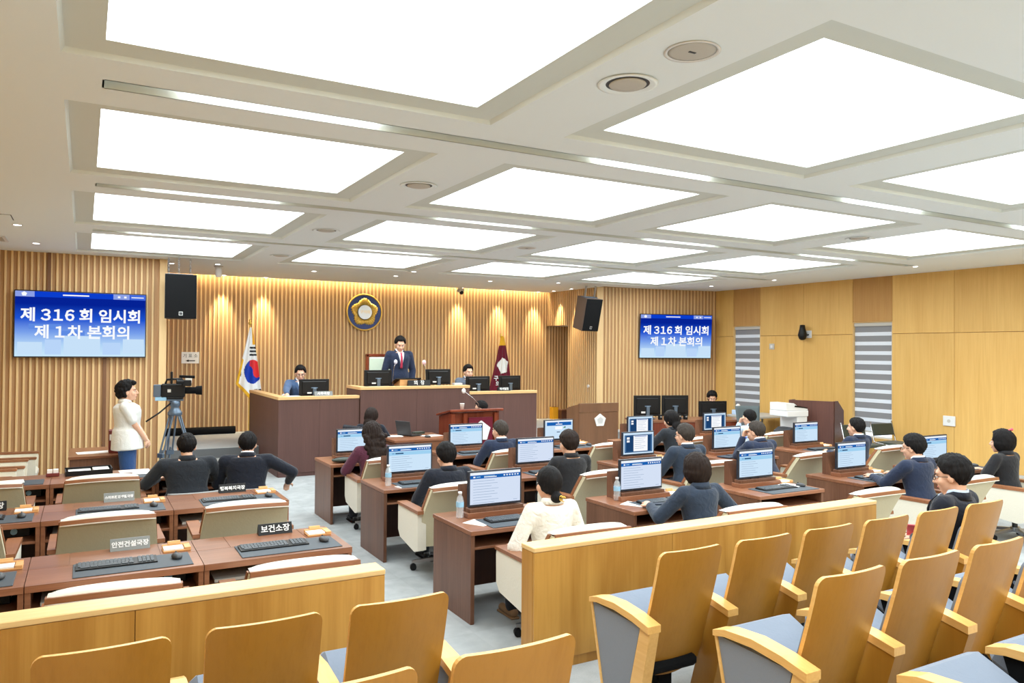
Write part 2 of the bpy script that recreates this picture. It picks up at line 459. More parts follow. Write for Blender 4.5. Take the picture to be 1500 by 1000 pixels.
# audience tiers
for (y1, z) in ((4.0, .13), (2.35, .25), (1.5, .37)):
    mb = MB(); mb.box(XL, XR, YB, y1, 0 if z < .2 else z - .12, z, b=.004)
    struct(mb.build('trim_audience_tier', 'carpet'))
# dais platform and steps
mb = MB(); mb.box(XL1 + .02, XR1, 14.0, YC, 0, .34, b=.006); mb.box(2.8, 7.6, 12.6, 14.0, 0, .34, b=.006); mb.box(7.6, XR1, 13.2, 14.0, 0, .34, b=.006)
struct(mb.build('trim_dais_platform', 'carpet_step'))
mb = MB(); mb.box(4.12, 6.04, 13.0, 14.3, .34, .56, b=.006)
struct(mb.build('trim_chair_platform', 'carpet_step'))
for x0, x1, y0, y1 in ((XL1 + .02, 2.76, 13.62, 13.995), (7.6, XR1, 12.85, 13.195)):
    mb = MB(); mb.box(x0, x1, y0, y1, 0, .17, b=.006)
    struct(mb.build('trim_step', 'carpet_step'))
for x0, x1, y in ((XL1 + .02, 2.76, 13.99), (XL1 + .02, 2.76, 13.61)):
    mb = MB(); mb.box(x0, x1, y - .006, y, .005, .155 if y < 13.8 else .335)
    struct(mb.build('trim_riser', 'carpet_dark'))

# walls: backing boards
def wallbox(name, x0, x1, y0, y1, z0, z1, mat):
    mb = MB(); mb.box(x0, x1, y0, y1, z0, z1); return struct(mb.build(name, mat))
w_fl = wallbox('wall_front_left', XL, XL1 - .02, YF + .03, YF + .13, 0, ZC + .12, 'slat_back')
w_cf = wallbox('wall_front_center', XL1 - .1, XR1 + 1.2, YC + .03, YC + .13, 0, ZC + .25, 'slat_back')
wallbox('wall_return_left', XL1 - .1, XL1, YF, YC + .03, 0, ZC + .2, 'slat_back')
# slats
def slats(parent, p0, p1, nrm, z0, z1, pitch=.086, w=.031, d=.026, skip=None, name='slat', first=.03):
    p0 = Vector(p0); p1 = Vector(p1); L = (p1 - p0).length; t = (p1 - p0) / L; nrm = Vector(nrm)
    cache = {}
    k = 0; s = first
    ang = math.atan2(t.y, t.x)
    while s + w < L:
        za, zb = z0, z1
        if skip:
            r = skip(s)
            if r: za, zb = r
        key = (round(za, 3), round(zb, 3))
        if key not in cache:
            mb = MB(); mb.box(0, w, -d, 0, za, zb, b=.003); cache[key] = mb.mesh(name, 'slat')
        o = bpy.data.objects.new(name, cache[key]); COL.objects.link(o); o.parent = parent
        o.location = (p0.x + t.x * s, p0.y + t.y * s, 0); o.rotation_euler = (0, 0, ang)
        s += pitch; k += 1
slats(w_fl, (-1.72, YF + .03, 0), (XL1 - .11, YF + .03, 0), (0, -1, 0), .0, ZC)
mb = MB(); mb.box(XL1 - .11, XL1 + .005, YF - .02, YF + .03, 0, ZC, b=.003); mb.build('corner_post', 'slat', w_fl)
for x, z0, z1 in ((-.52, 2.9, ZC), (.27, 0, 1.95)):
    mb = MB(); mb.box(x, x + .05, YF + .002, YF + .0295, z0, z1); mb.build('service_gap', 'lectern_brown', w_fl)
slats(w_cf, (XL1 + .05, YC + .03, 0), (XR1 - .02, YC + .03, 0), (0, -1, 0), .34, ZC + .14, pitch=.085, w=.031)
# return wall on the right with the doorway opening (facing -X)
w_rr = struct(bpy.data.objects.new('wall_return_right', None)); COL.objects.link(w_rr)
mb = MB(); mb.box(XR1, XR1 + .1, 14.42, 15.62, 0, ZC + .2); mb.box(XR1, XR1 + .1, 15.62, YC + .03, 2.7, ZC + .2)
mb.build('backing_board', 'slat_back', w_rr)
slats(w_rr, (XR1, 16.58, 0), (XR1, 14.42, 0), (-1, 0, 0), .34, ZC + .1, pitch=.085, w=.031, skip=lambda s: (2.7, ZC + .1) if s < .96 else None)
# passage behind the doorway
w_pw = wallbox('wall_passage', XR1 + .1, XR1 + 1.25, YC + .02, YC + .1, 0, 2.75, 'slat_back')
slats(w_pw, (XR1 + .02, YC + .02, 0), (XR1 + 1.2, YC + .02, 0), (0, -1, 0), .34, 2.7, pitch=.085, w=.031)
wallbox('wall_passage_end', XR1 + 1.2, XR1 + 1.25, 15.5, YC + .02, 0, 2.75, 'slat_back')
wallbox('wall_passage_near', XR1 + .1, XR1 + 1.25, 15.56, 15.62, 0, 2.75, 'slat_back')
mb = MB(); mb.box(XR1 + .02, XR1 + 1.2, 15.62, YC, 2.7, 2.76); struct(mb.build('ceiling_passage', 'ceiling'))
mb = MB(); mb.box(XR1, XR1 + 1.2, 15.62, YC, 0, .34); struct(mb.build('floor_passage', 'carpet_step'))
# right angled slat wall
A0 = Vector((10.42, 14.42, 0)); A1 = Vector((XR + .02, 13.80, 0))
tt = (A1 - A0).normalized(); nn = Vector((tt.y, -tt.x, 0)); AW = math.atan2(tt.y, tt.x)
w_ra = struct(bpy.data.objects.new('wall_front_right', None)); COL.objects.link(w_ra)
w_ra.location = A0; w_ra.rotation_euler = (0, 0, AW)
LA = (A1 - A0).length
mb = MB(); mb.box(-.06, LA + .1, 0, .1, 0, ZC + .1); mb.build('backing_board', 'slat_back', w_ra)
mb = MB(); mb.box(-.09, .07, -.045, 0, 0, ZC, b=.003); mb.build('corner_post', 'slat', w_ra)
slats(w_ra, (.1, 0, 0), (LA, 0, 0), (0, -1, 0), 0, ZC, pitch=.09)
# left, back walls
wallbox('wall_left', XL - .1, XL, YB, YF + .1, 0, ZC + .1, 'wall_veneer')
wallbox('wall_back', XL - .1, XR + .1, YB - .1, YB, 0, ZC + .1, 'wall_veneer')
# right wall with two window openings
WIN = [(12.40, 13.22), (9.14, 10.0)]
WZ0, WZ1 = .40, 2.68
mb = MB()
ys = [YB, 9.14, 10.0, 12.40, 13.22, 14.0]
for a, b, win in ((YB, 9.14, 0), (9.14, 10.0, 1), (10.0, 12.40, 0), (12.40, 13.22, 1), (13.22, 14.0, 0)):
    if win:
        mb.box(XR + .015, XR + .16, a, b, 0, WZ0); mb.box(XR + .015, XR + .16, a, b, WZ1, ZC + .1)
    else: mb.box(XR + .015, XR + .16, a, b, 0, ZC + .1)
w_r = struct(mb.build('wall_right', 'slat_back'))
segs = [(13.22, 13.8), (11.2, 12.40), (10.0, 11.2), (7.95, 9.14), (6.6, 7.95), (5.25, 6.6), (3.9, 5.25), (2.4, 3.9), (.9, 2.4), (-.6, .9), (-2.1, -.6), (YB, -2.1)]
for (a, b) in segs:
    for (z0, z1) in ((.08, 2.436), (2.444, ZC)):
        mb = MB(); mb.box(XR - .005, XR + .015, a + .003, b - .003, z0, z1, b=.002); mb.build('veneer_panel', 'wall_veneer', w_r)
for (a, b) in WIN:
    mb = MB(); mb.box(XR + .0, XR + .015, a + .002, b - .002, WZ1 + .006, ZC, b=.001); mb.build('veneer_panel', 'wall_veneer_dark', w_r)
    mb = MB(); mb.box(XR - .005, XR + .015, a + .002, b - .002, .08, WZ0 - .004, b=.001); mb.build('veneer_panel', 'wall_veneer', w_r)
mb = MB(); mb.box(XR - .012, XR + .015, YB, 13.8, 0, .078, b=.002); struct(mb.build('baseboard_right', 'offwhite'))
# windows + blinds
for wi, (a, b) in enumerate(WIN):
    win = struct(bpy.data.objects.new('window_%d' % (wi + 1), None)); COL.objects.link(win); win.location = (XR, (a + b) / 2, 0)
    h = (b - a) / 2
    mb = MB()
    mb.box(.1, .14, -h, -h + .04, WZ0, WZ1, b=.004); mb.box(.1, .14, h - .04, h, WZ0, WZ1, b=.004)
    mb.box(.1, .14, -h + .04, h - .04, WZ0, WZ0 + .04, b=.004); mb.box(.1, .14, -h + .04, h - .04, WZ1 - .04, WZ1, b=.004)
    mb.build('window_frame', 'white', win)
    mb = MB(); mb.box(.118, .124, -h + .04, h - .04, WZ0 + .04, WZ1 - .04); mb.build('pane', 'glass', win)
    mb = MB()
    for y in (-h, h - .01): mb.box(.0, .1, y, y + .01, WZ0, WZ1)
    mb.box(.0, .1, -h, h, WZ0, WZ0 + .012); mb.box(0, .1, -h, h, WZ1 - .012, WZ1)
    mb.build('window_reveal', 'honey_x', win)
    bl = thing('window_blind', 'grey and white striped roller blind, window %s' % ('nearest the slatted front corner' if wi == 0 else 'behind the dark green chairs'), 'blind', (XR + .055, (a + b) / 2, 0), 0, 'striped window blinds')
    mb = MB(); mb.box(-.035, .03, -h + .012, h - .012, WZ1 - .085, WZ1 - .014, b=.008); mb.build('head_box', 'offwhite', bl)
    z = WZ1 - .085; k = 0
    sh = MB(); sh.box(-.002, .002, -h + .05, h - .014, -.115, 0); msh = sh.mesh('sheer_band', M.setdefault('sheer', plain('sheer_grey_band', rgb(138, 138, 142), .8, var=.05, bscale=300)))
    so = MB(); so.box(-.005, .001, -h + .05, h - .014, -.072, 0); mso = so.mesh('solid_band', M.setdefault('solidband', fabric('white_blind_band', rgb(226, 232, 242), .8, 0)))
    while z - .19 > WZ0:
        for me, hh in ((msh, .115), (mso, .072)):
            o = bpy.data.objects.new(me.name.split('.')[0], me); COL.objects.link(o); o.parent = bl; o.location = (0, 0, z); z -= hh
    mb = MB(); mb.box(-.012, .012, -h + .05, h - .014, z - .03, z, b=.005); mb.build('bottom_rail', 'offwhite', bl)
    mb = MB(); mb.tube([(-.03, -h + .03, WZ1 - .1), (-.03, -h + .03, 1.0)], .004, 6); mb.build('pull_cord', 'white', bl)

# ceiling with openings for light panels and slots
PX = [1.105 + 3.035 * k for k in range(4)]; PY = [-2.72, .34, 3.375, 6.43, 9.48, 12.49]  # first two rows are unseen, added to light the foreground
HW, HD, BR = 1.03, .90, .2
PANELS = [(x, y) for y in PY for x in PX]
SLOTY = [4.9, 7.97, 11.05]
SX0, SX1, SW = .08, 12.2, .075
rects = [(x - HW - BR, x + HW + BR, y - HD - BR, y + HD + BR) for x, y in PANELS] + [(SX0, SX1, y - SW, y + SW) for y in SLOTY]
YCE = YC - .13
xs = sorted(set([XL, XR] + [r[0] for r in rects] + [r[1] for r in rects] + [XL1, XR1]))
ys = sorted(set([YB, YF + .1, YCE] + [r[2] for r in rects] + [r[3] for r in rects]))
mb = MB()
for i in range(len(xs) - 1):
    for j in range(len(ys) - 1):
        cx, cy = (xs[i] + xs[i + 1]) / 2, (ys[j] + ys[j + 1]) / 2
        if any(r[0] < cx < r[1] and r[2] < cy < r[3] for r in rects): continue
        if cy > YF + .1 and not (XL1 < cx < XR1): continue
        mb.add([(xs[i], ys[j], ZC), (xs[i + 1], ys[j], ZC), (xs[i + 1], ys[j + 1], ZC), (xs[i], ys[j + 1], ZC)], [(0, 3, 2, 1)])
mb.box(XL1, XR1, YCE - .02, YCE, ZC, ZC + .1)
mb.add([(XL1, YCE - .02, ZC + .22), (XR1, YCE - .02, ZC + .22), (XR1, YC + .1, ZC + .22), (XL1, YC + .1, ZC + .22)], [(0, 3, 2, 1)])
struct(mb.build('ceiling', 'ceiling'))
mb = MB(); mb.add([(XL - .2, YB - .2, ZC + .3), (XR + .3, YB - .2, ZC + .3), (XR + .3, YC + .3, ZC + .3), (XL - .2, YC + .3, ZC + .3)], [(0, 1, 2, 3)])
struct(mb.build('roof_slab', 'greyplastic'))
# luminous panels
def make_panel():
    t = thing('ceiling_light_panel', 'x', 'ceiling light', group='luminous ceiling panels')
    mb = MB(); z1 = .03
    def ring(a, b, za, zb):
        A = [(-HW - a, -HD - a, za), (HW + a, -HD - a, za), (HW + a, HD + a, za), (-HW - a, HD + a, za)]
        B = [(-HW - b, -HD - b, zb), (HW + b, -HD - b, zb), (HW + b, HD + b, zb), (-HW - b, HD + b, zb)]
        mb.add(A + B, [(i, (i + 1) % 4, 4 + (i + 1) % 4, 4 + i) for i in range(4)])
    ring(BR, BR - .02, 0, .025); ring(BR - .02, .0, .025, .03); ring(0, 0, .03, .05)
    mb.build('border_frame', 'ceil_frame', t)
    mb = MB(); mb.add([(-HW, -HD, .042), (HW, -HD, .042), (HW, HD, .042), (-HW, HD, .042)], [(0, 3, 2, 1)]); mb.build('diffuser', 'panel', t)
    return t
rown = {0: 'added out of view behind the last seats', 1: 'added out of view above the audience seats', 2: 'in the row nearest the camera', 3: 'in the second row from the camera', 4: 'in the third row from the camera', 5: 'in the farthest row, by the dais'}
for j, y in enumerate(PY):
    for i, x in enumerate(PX):
        if j == 0 and i > 3: continue
        place('panel', make_panel, (x, y, ZC), 0, 'glowing white ceiling panel %s, %s from the left' % (rown[j], ORD[i]), 'luminous ceiling panels')
# slots
for k, y in enumerate(SLOTY):
    t = thing('ceiling_slot_light', 'long narrow recessed ceiling slot with glowing stretches, %s' % ['the one nearest the camera', 'the middle one of three', 'the one farthest from the camera'][k], 'ceiling light', ((SX0 + SX1) / 2, y, ZC), 0, 'linear ceiling slots')
    hl = (SX1 - SX0) / 2
    mb = MB(); mb.box(-hl, hl, -SW - .01, -SW, 0, .1); mb.box(-hl, hl, SW, SW + .01, 0, .1); mb.box(-hl, hl, -SW, SW, .09, .1); mb.box(-hl - .01, -hl, -SW, SW, 0, .1); mb.box(hl, hl + .01, -SW, SW, 0, .1)
    mb.build('channel', 'ceil_frame', t)
    for x in PX:
        mb = MB(); mb.cyl((x - .6 - (SX0 + SX1) / 2, .03, .07), (x + .6 - (SX0 + SX1) / 2, .03, .07), .014, n=8); mb.build('lamp_tube', 'slotlamp', t)
# cove LED above the centre wall
mb = MB(); mb.box(-(XR1 - XL1) / 2 + .1, (XR1 - XL1) / 2 - .1, -.012, .012, -.012, 0)
tag(mb.build('cove_light_strip', 'cove', None, ((XL1 + XR1) / 2, YC - .07, ZC + .2)), 'warm light strip hidden in the gap above the central slatted wall', 'light strip')
# downlights
def make_down():
    t = thing('downlight', 'x', 'downlight', group='small ceiling downlights')
    mb = MB(); mb.lathe([(.055, 0), (.06, -.004), (.048, -.006), (.044, .0), (.04, .02)], 16); mb.build('trim_ring', 'white', t)
    mb = MB(); mb.prism(disc_poly(.043, 16), .0, -.003, ax='z'); mb.build('lens', 'lamp', t)
    return t
DL = [(-.73, 11.08, 'left of the ceiling panels, nearer one'), (-.62, 12.89, 'left of the ceiling panels, above the left screen'), (3.81, 14.54, 'above the left dais desk'), (5.46, 14.54, 'above the high-backed chair'), (5.45, 13.55, 'above the standing man at the dais'),
      (7.56, 14.45, 'above the right end of the dais'), (9.0, 14.0, 'left of the right-hand speaker'), (12.28, 12.75, 'near the right-hand screen'), (12.31, 10.99, 'along the right wall, above the first window pier'), (12.35, 7.97, 'along the right wall, nearest the camera'), (2.04, 14.3, 'right of the left-hand speaker'), (1.32, 14.6, 'hidden behind the left-hand speaker')]
for x, y, l in DL:
    place('down', make_down, (x, y, ZC - .001), 0, 'small round bright ceiling downlight ' + l, 'small ceiling downlights')
for i, (x, y) in enumerate([(2.46, 16.36), (3.28, 16.36), (7.80, 16.36), (8.9, 16.36), (9.93, 16.36), (10.12, 15.95), (10.12, 15.17)]):
    ld = bpy.data.lights.new('wall_washer', 'SPOT'); ld.energy = SPOT_W; ld.color = (1, .82, .52); ld.spot_size = R(46); ld.spot_blend = .9; ld.shadow_soft_size = .03
    o = bpy.data.objects.new('wall_washer', ld); COL.objects.link(o); o.location = (x, y, ZC - .02)
    tgt = Vector((x, YC, 2.5)) if i < 5 else Vector((XR1, y, 2.5))
    o.rotation_euler = (tgt - o.location).to_track_quat('-Z', 'Y').to_euler()
    place('down', make_down, (x, y, ZC - .001), 0, 'small ceiling downlight washing the slatted wall, %s from the left' % ORD[i], 'small ceiling downlights')
# round ceiling fittings
def make_diff():
    t = thing('ceiling_diffuser', 'x', 'air vent', group='round ceiling air diffusers')
    mb = MB(); mb.lathe([(.15, 0), (.17, -.006), (.15, -.012), (.125, -.004), (.12, 0)], 32); mb.build('rim', 'ceiling', t)
    mb = MB(); mb.prism(disc_poly(.125, 32), 0, -.002, ax='z'); mb.build('shadow_gap', 'darkgrey', t)
    mb = MB(); mb.lathe([(0.0, -.014), (.06, -.014), (.1, -.012), (.105, -.006), (.1, 0)], 32); mb.build('core', 'offwhite', t)
    return t
for x, y, l in ((2.63, 3.39, 'nearest the camera'), (2.63, 6.44, 'second from the camera'), (2.63, 9.47, 'third from the camera'), (2.72, 12.4, 'farthest from the camera, near the dais'), (8.73, 6.4, 'on the right, between the second row of panels')):
    place('diff', make_diff, (x, y, ZC - .001), 0, 'round white air diffuser in the ceiling, ' + l, 'round ceiling air diffusers')
def make_spk():
    t = thing('ceiling_speaker', 'x', 'speaker')
    mb = MB(); mb.lathe([(.135, 0), (.14, -.005), (.125, -.007), (.12, 0)], 32); mb.build('rim', 'white', t)
    mb = MB(); mb.lathe([(0, -.005), (.1, -.005), (.122, -.002)], 32); mb.build('grille', 'offwhite', t)
    mb = MB(); mb.box(-.022, .022, -.008, .008, -.008, -.004, b=.002); mb.build('badge', 'darkgrey', t)
    return t
place('cspk', make_spk, (2.62, 2.86, ZC - .001), 0, 'round flat grey ceiling speaker with dark centre badge, nearest the camera')
place('cspk', make_spk, (5.58, 9.53, ZC - .001), 0, 'round grey ceiling speaker between the middle panels')
# ac grille far left
t = thing('ceiling_air_grille', 'slatted air grille in the ceiling at the far left', 'air vent', (-1.25, 12.6, ZC))
mb = MB(); mb.box(-.3, .3, -.3, -.26, -.012, 0, b=.003); mb.box(-.3, .3, .26, .3, -.012, 0, b=.003); mb.box(-.3, -.26, -.26, .26, -.012, 0, b=.003); mb.box(.26, .3, -.26, .26, -.012, 0, b=.003); mb.build('frame', 'white', t)
mb = MB(); mb.box(-.26, .26, -.26, .26, -.002, 0); mb.build('backing', 'darkgrey', t)
for i in range(9):
    mb = MB(); mb.box(-.26, .26, -.245 + i * .058, -.215 + i * .058, -.01, -.003); mb.build('slat', 'offwhite', t)
t = thing('ceiling_access_plate', 'thin pale access plate in the ceiling at the left edge', 'ceiling plate', (-.95, 10.5, ZC))
mb = MB(); mb.box(-.2, .2, -.2, .2, -.006, 0, b=.003); mb.build('plate', 'ceiling', t)
mb = MB(); mb.box(-.21, .21, -.21, .21, -.002, 0); mb.build('shadow_gap', 'darkgrey', t)
# white sensor and cctv
t = thing('ceiling_projector_mount', 'white cylindrical ceiling unit right of the left-hand speaker', 'ceiling unit', (2.1, 14.6, ZC))
mb = MB(); mb.lathe([(.06, 0), (.06, -.16), (.05, -.2), (0.0, -.205)], 16); mb.build('body', 'white', t)
mb = MB(); mb.lathe([(.08, 0), (.08, -.012), (.06, -.014)], 16); mb.build('base_ring', 'offwhite', t)
t = thing('security_camera', 'small dome security camera at the top of the central slatted wall', 'camera', (7.66, 16.15, ZC))
mb = MB(); mb.cyl((0, 0, 0), (0, 0, -.05), .05, n=16); mb.build('mount', 'white', t)
mb = MB(); mb.box(-.06, .06, -.1, .07, -.13, -.05, b=.015); mb.build('body', 'offwhite', t)
mb = MB(); mb.ball((0, -.07, -.14), .05); mb.build('dome', 'black', t)

# ================================================================== LOW PARTITIONS
def partition(name, x0, x1, y0, y1, z0, z1, joints):
    p = bpy.data.objects.new(name, None); COL.objects.link(p); struct(p); p.location = (0, 0, 0)
    mb = MB(); mb.box(x0 + .018, x1 - .018, y0 + .018, y1 - .018, z0, z1 - .02); mb.build('core', 'walnut_dark', p)
    xs = [x0] + joints + [x1]
    for a, b in zip(xs[:-1], xs[1:]):
        for (ya, yb) in ((y0, y0 + .018), (y1 - .018, y1)):
            mb = MB(); mb.box(a + .0015, b - .0015, ya, yb, z0 + .06, z1 - .032, b=.001); mb.build('front_panel', 'honey', p)
    for a, b in ((x0, x0 + .02), (x1 - .02, x1)):
        mb = MB(); mb.box(a, b, y0 + .02, y1 - .02, z0, z1 - .03); mb.build('end_panel', 'honey', p)
    mb = MB(); mb.box(x0 - .002, x1 + .002, y0 - .002, y1 + .002, z1 - .03, z1, b=.004); mb.build('cap', 'honey_x', p)
    mb = MB(); mb.box(x0 + .01, x1 - .01, y0 + .008, y1 - .008, z0, z0 + .058); mb.build('kick_board', 'honey', p)
partition('trim_partition_left', -2.19, 1.42, 3.90, 4.05, .13, .88, [-.7, .22])
partition('trim_partition_right', 2.35, 5.54, 3.90, 4.05, .13, .88, [3.42, 4.5])

# ================================================================== AUDIENCE SEATS
def make_seat(left, right):
    t = thing('auditorium_seat', 'x', 'seat')
    # back shell: ply panel leaning back, rounded top corners, bowed lower edge
    def bend(x, z): # y of the rear face
        return .20 * (1 - (z - .25) / .69) ** 1.15 * (1 if z < .94 else 1) - .03 * (1 - (x / .205) ** 2) * .8 if z < .94 else -.03 * (1 - (x / .205) ** 2) * .8
    def shell(th0, th1, mat, name, sc=1.0, parent=t, zt=.94):
        mb = MB()
        def span(z):
            w = .205; r = .04
            if z > zt - r: d = z - (zt - r); return w - r + math.sqrt(max(0, r * r - d * d))
            return w * 1.02 if z < .4 else w
        zs = [.25 + (zt - .30) * i / 12 for i in range(13)] + [zt - .035, zt - .022, zt - .012, zt - .005, zt - .001]
        nx = 10; front = []; rear = []
        for z in zs:
            s = span(z) * sc
            for i in range(nx + 1):
                u = -1 + 2 * i / nx; x = s * u
                zz = z + (.05 * u * u if z < .3 else (.05 * u * u * max(0, 1 - (z - .3) / .2) if z < .5 else 0))
                rear.append((x, bend(x, zz) + th0, zz)); front.append((x, bend(x, zz) + th1, zz))
        n = len(zs); vs = rear + front; o = len(rear); fs = []
        for j in range(n - 1):
            for i in range(nx):
                a = j * (nx + 1) + i
                fs.append((a, a + 1, a + nx + 2, a + nx + 1)); fs.append((o + a, o + a + nx + 1, o + a + nx + 2, o + a + 1))
        mb.add(vs, fs, 0, True)
        ed = []
        for j in range(n - 1):
            a = j * (nx + 1); ed.append((a, a + nx + 1, o + a + nx + 1, o + a)); b = a + nx; ed.append((b, o + b, o + b + nx + 1, b + nx + 1))
        for i in range(nx):
            ed.append((i, o + i, o + i + 1, i + 1)); a = (n - 1) * (nx + 1) + i; ed.append((a, a + 1, o + a + 1, o + a))
        mb.add(vs, ed, 1, False)
        return mb.build(name, [mat, 'seat_edge' if mat == 'seat_ply' else mat], parent)
    shell(0, .018, 'seat_ply', 'backrest')
    shell(.019, .06, 'bluefab', 'back_cushion', .80, zt=.78)
    # half-raised seat
    X = Matrix.Translation((0, .17, .36)) @ Matrix.Rotation(R(24), 4, 'X')
    mb = MB(); mb.box(-.205, .205, 0, .40, .0, .10, b=.03, X=X); mb.build('seat_cushion', 'bluefab', t)
    mb = MB(); mb.box(-.2, .2, .01, .39, -.012, -.0005, b=.005, X=X); mb.build('seat_underside', 'blackmat', t)
    mb = MB(); mb.box(-.16, .16, .12, .42, .28, .34, b=.02); mb.box(-.05, .05, .2, .32, 0, .3, b=.01); mb.box(-.12, .12, .14, .4, 0, .02, b=.006); mb.build('pedestal', 'blackmat', t)
    prof = [(-.02, .60), (.1, .625), (.25, .64), (.4, .63), (.47, .61), (.47, .585), (.4, .6), (.25, .605), (.1, .59), (-.02, .565)]
    for which, ax in ((left, -.26), (right, .26)):
        if not which: continue
        if which == 'arm':
            mb = MB(); mb.prism(prof, ax - .036, ax + .036, ax='x'); mb.build('arm_cap', 'seat_edge', t)
            mb = MB(); mb.prism([(-.02, .565), (.12, .59), (.30, 0), (.14, 0)], ax - .03, ax + .03, ax='x'); mb.build('arm_post', 'seat_ply', t)
            mb = MB(); mb.prism([(.12, .585), (.42, .592), (.38, .47), (.2, .42)], ax - .014, ax + .014, ax='x'); k = mb.build('bracket', 'blackmat', t)
            mb = MB(); mb.cyl((ax - .02, .33, .55), (ax + .02, .33, .55), .012, n=10); mb.build('hinge_bolt', 'chrome', k)
        else:
            mb = MB(); mb.prism(prof, ax - .04, ax + .04, ax='x'); mb.build('arm_cap', 'seat_edge', t)
            mb = MB(); mb.prism([(-.02, .565), (.05, .58), (.2, 0), (.1, 0)], ax - .03, ax + .03, ax='x'); mb.build('arm_post', 'seat_edge', t)
            mb = MB(); mb.prism([(.455, .588), (.47, .588), (.33, 0), (.315, 0)], ax - .03, ax + .03, ax='x'); mb.build('front_edge', 'seat_edge', t)
            mb = MB(); mb.prism([(.06, .577), (.455, .588), (.318, 0.0), (.205, 0.0)], ax - .024, ax + .024, ax='x'); mb.build('end_panel', 'greyfab', t)
    return t
def seat_row(x0, n, y, z, what, ends):
    for k in range(n):
        lf = 'end' if (k == 0 and ends[0]) else 'arm'
        rg = (('end' if ends[1] else 'arm') if k == n - 1 else None)
        place('seat' + lf + str(rg), lambda: make_seat(lf, rg), (x0 + .52 * k, y, z), 0, 'wooden backed audience seat, %s, %s from the left' % (what, ORD[k]), 'audience seats')
seat_row(2.675, 6, 2.90, .13, 'front row of the right block', (1, 1))
seat_row(2.675, 4, 1.98, .25, 'second row of the right block', (1, 0))
seat_row(2.675, 2, 1.13, .37, 'third row of the right block', (0, 0))
seat_row(.07, 3, 2.85, .13, 'front row of the left block', (0, 1))
seat_row(.605, 2, 1.95, .25, 'second row of the left block', (0, 0))

# ================================================================== CREAM ARMCHAIRS ON CASTORS
def make_chair():
    t = thing('office_armchair', 'x', 'chair')
    # shell of the back
    def yb(h): return -.26 - .06 * h - .16 * max(0, h - .45) ** 1.0 - .08 * h * h
    def hw(h): return .355 - .054 * h
    z0, z1 = .30, .84
    def rear(u, v):
        h = v; x = (2 * u - 1); c = (1 - x * x)
        return (hw(h) * x, yb(h) - .035 * c, z0 + (z1 - z0) * h + .012 * c * h)
    def front(u, v):
        h = v; x = (2 * u - 1); c = (1 - x * x)
        return (hw(h) * x, yb(h) + .085 - .035 * c - .02 * h, z0 + (z1 - z0) * h + .012 * c * h)
    nu, nv = 12, 8
    mb = MB()
    mb.grid(nu, nv, rear, 0); mb.grid(nu, nv, front, 1)
    for u in (0, 1):
        mb.grid(1, nv, lambda a, v, u=u: tuple(Vector(rear(u, v)).lerp(Vector(front(u, v)), a)), 0)
    mb.grid(nu, 1, lambda u, a: tuple(Vector(rear(u, 0)).lerp(Vector(front(u, 0)), a)), 0)
    mb.build('backrest', ['leather_back', 'leather'], t)
    # wooden rim along the top and down the sides, white cushion roll on top
    pts = [rear(i / 16, 1) for i in range(17)]
    mb = MB()
    rings = []
    for p in pts:
        p = Vector(p); rings.append([p + Vector(d) for d in ((0, -.016, -.012), (0, .012, -.012), (0, .018, .012), (0, -.010, .014))])
    mb.loft(rings, 0, False)
    pp = MB(); pp.tube([Vector(p) + Vector((0, -.012, -.018)) for p in pts], .005, 6); pp.build('piping', 'cushion_white', t)
    for u, sx in ((0, -1), (1, 1)):
        rings = []
        for j in range(9):
            p = Vector(rear(u, .38 + .62 * j / 8)); rings.append([p + Vector(d) for d in ((sx * .006, .05, 0), (sx * .006, .088, 0), (-sx * .018, .092, 0), (-sx * .018, .05, 0))])
        mb.loft(rings, 0, False)
    mb.build('rim', 'chairwood', t)
    def roll(u, v):
        x = 2 * u - 1; c = math.sqrt(max(0, 1 - abs(x) ** 3.0)); a = PI * v
        b = Vector(rear(u, 1)); dy = .1 * (.5 - .5 * math.cos(a))
        return (b.x * .985, b.y + .008 + dy, b.z + .008 + .03 * c * math.sin(a))
    mb = MB(); mb.grid(14, 8, roll); mb.build('head_cushion', 'cushion_white', t)
    # seat
    mb = MB(); mb.box(-.285, .285, -.24, .26, .30, .45, b=.05); mb.build('seat_cushion', 'leather', t)
    # arms
    for sx in (-1, 1):
        mb = MB()
        prof = [(-.30, .60), (.24, .595), (.25, .56), (.245, .36), (.19, .30), (-.22, .25), (-.31, .28)]
        mb.prism(prof, sx * .29 if sx > 0 else -.37, .37 if sx > 0 else -.29, ax='x'); mb.build('arm', 'leather', t)
        mb = MB(); mb.prism([(-.335, .602), (.255, .597), (.262, .612), (.25, .622), (-.33, .632)], sx * .378 if sx < 0 else .283, -.283 if sx < 0 else .378, ax='x'); mb.build('arm_cap', 'chairwood', t)
    # base
    mb = MB(); mb.cyl((0, 0, .09), (0, 0, .30), .028, n=12); mb.cyl((0, 0, .2), (0, 0, .3), .04, n=12); mb.build('gas_lift', 'darkgrey', t)
    mb = MB(); mb.cyl((0, 0, .085), (0, 0, .135), .045, n=14)
    for k in range(5):
        a = 2 * PI * k / 5 + .35; X = Matrix.Rotation(a, 4, 'Z')
        mb.loft([[(.03, -.024, .09), (.03, .024, .09), (.03, .018, .125), (.03, -.018, .125)], [(.30, -.016, .068), (.30, .016, .068), (.30, .012, .092), (.30, -.012, .092)]], 0, False, X)
    b = mb.build('star_base', 'steel', t)
    for k in range(5):
        a = 2 * PI * k / 5 + .35; c = Vector((.285 * math.cos(a), .285 * math.sin(a), .03)); d = Vector((-math.sin(a), math.cos(a), 0))
        mb = MB(); mb.cyl(c - d * .022, c + d * .022, .03, n=12); mb.cyl(c + Vector((0, 0, .02)), c + Vector((0, 0, .05)), .008, n=6); mb.build('caster', 'black', b)
    return t

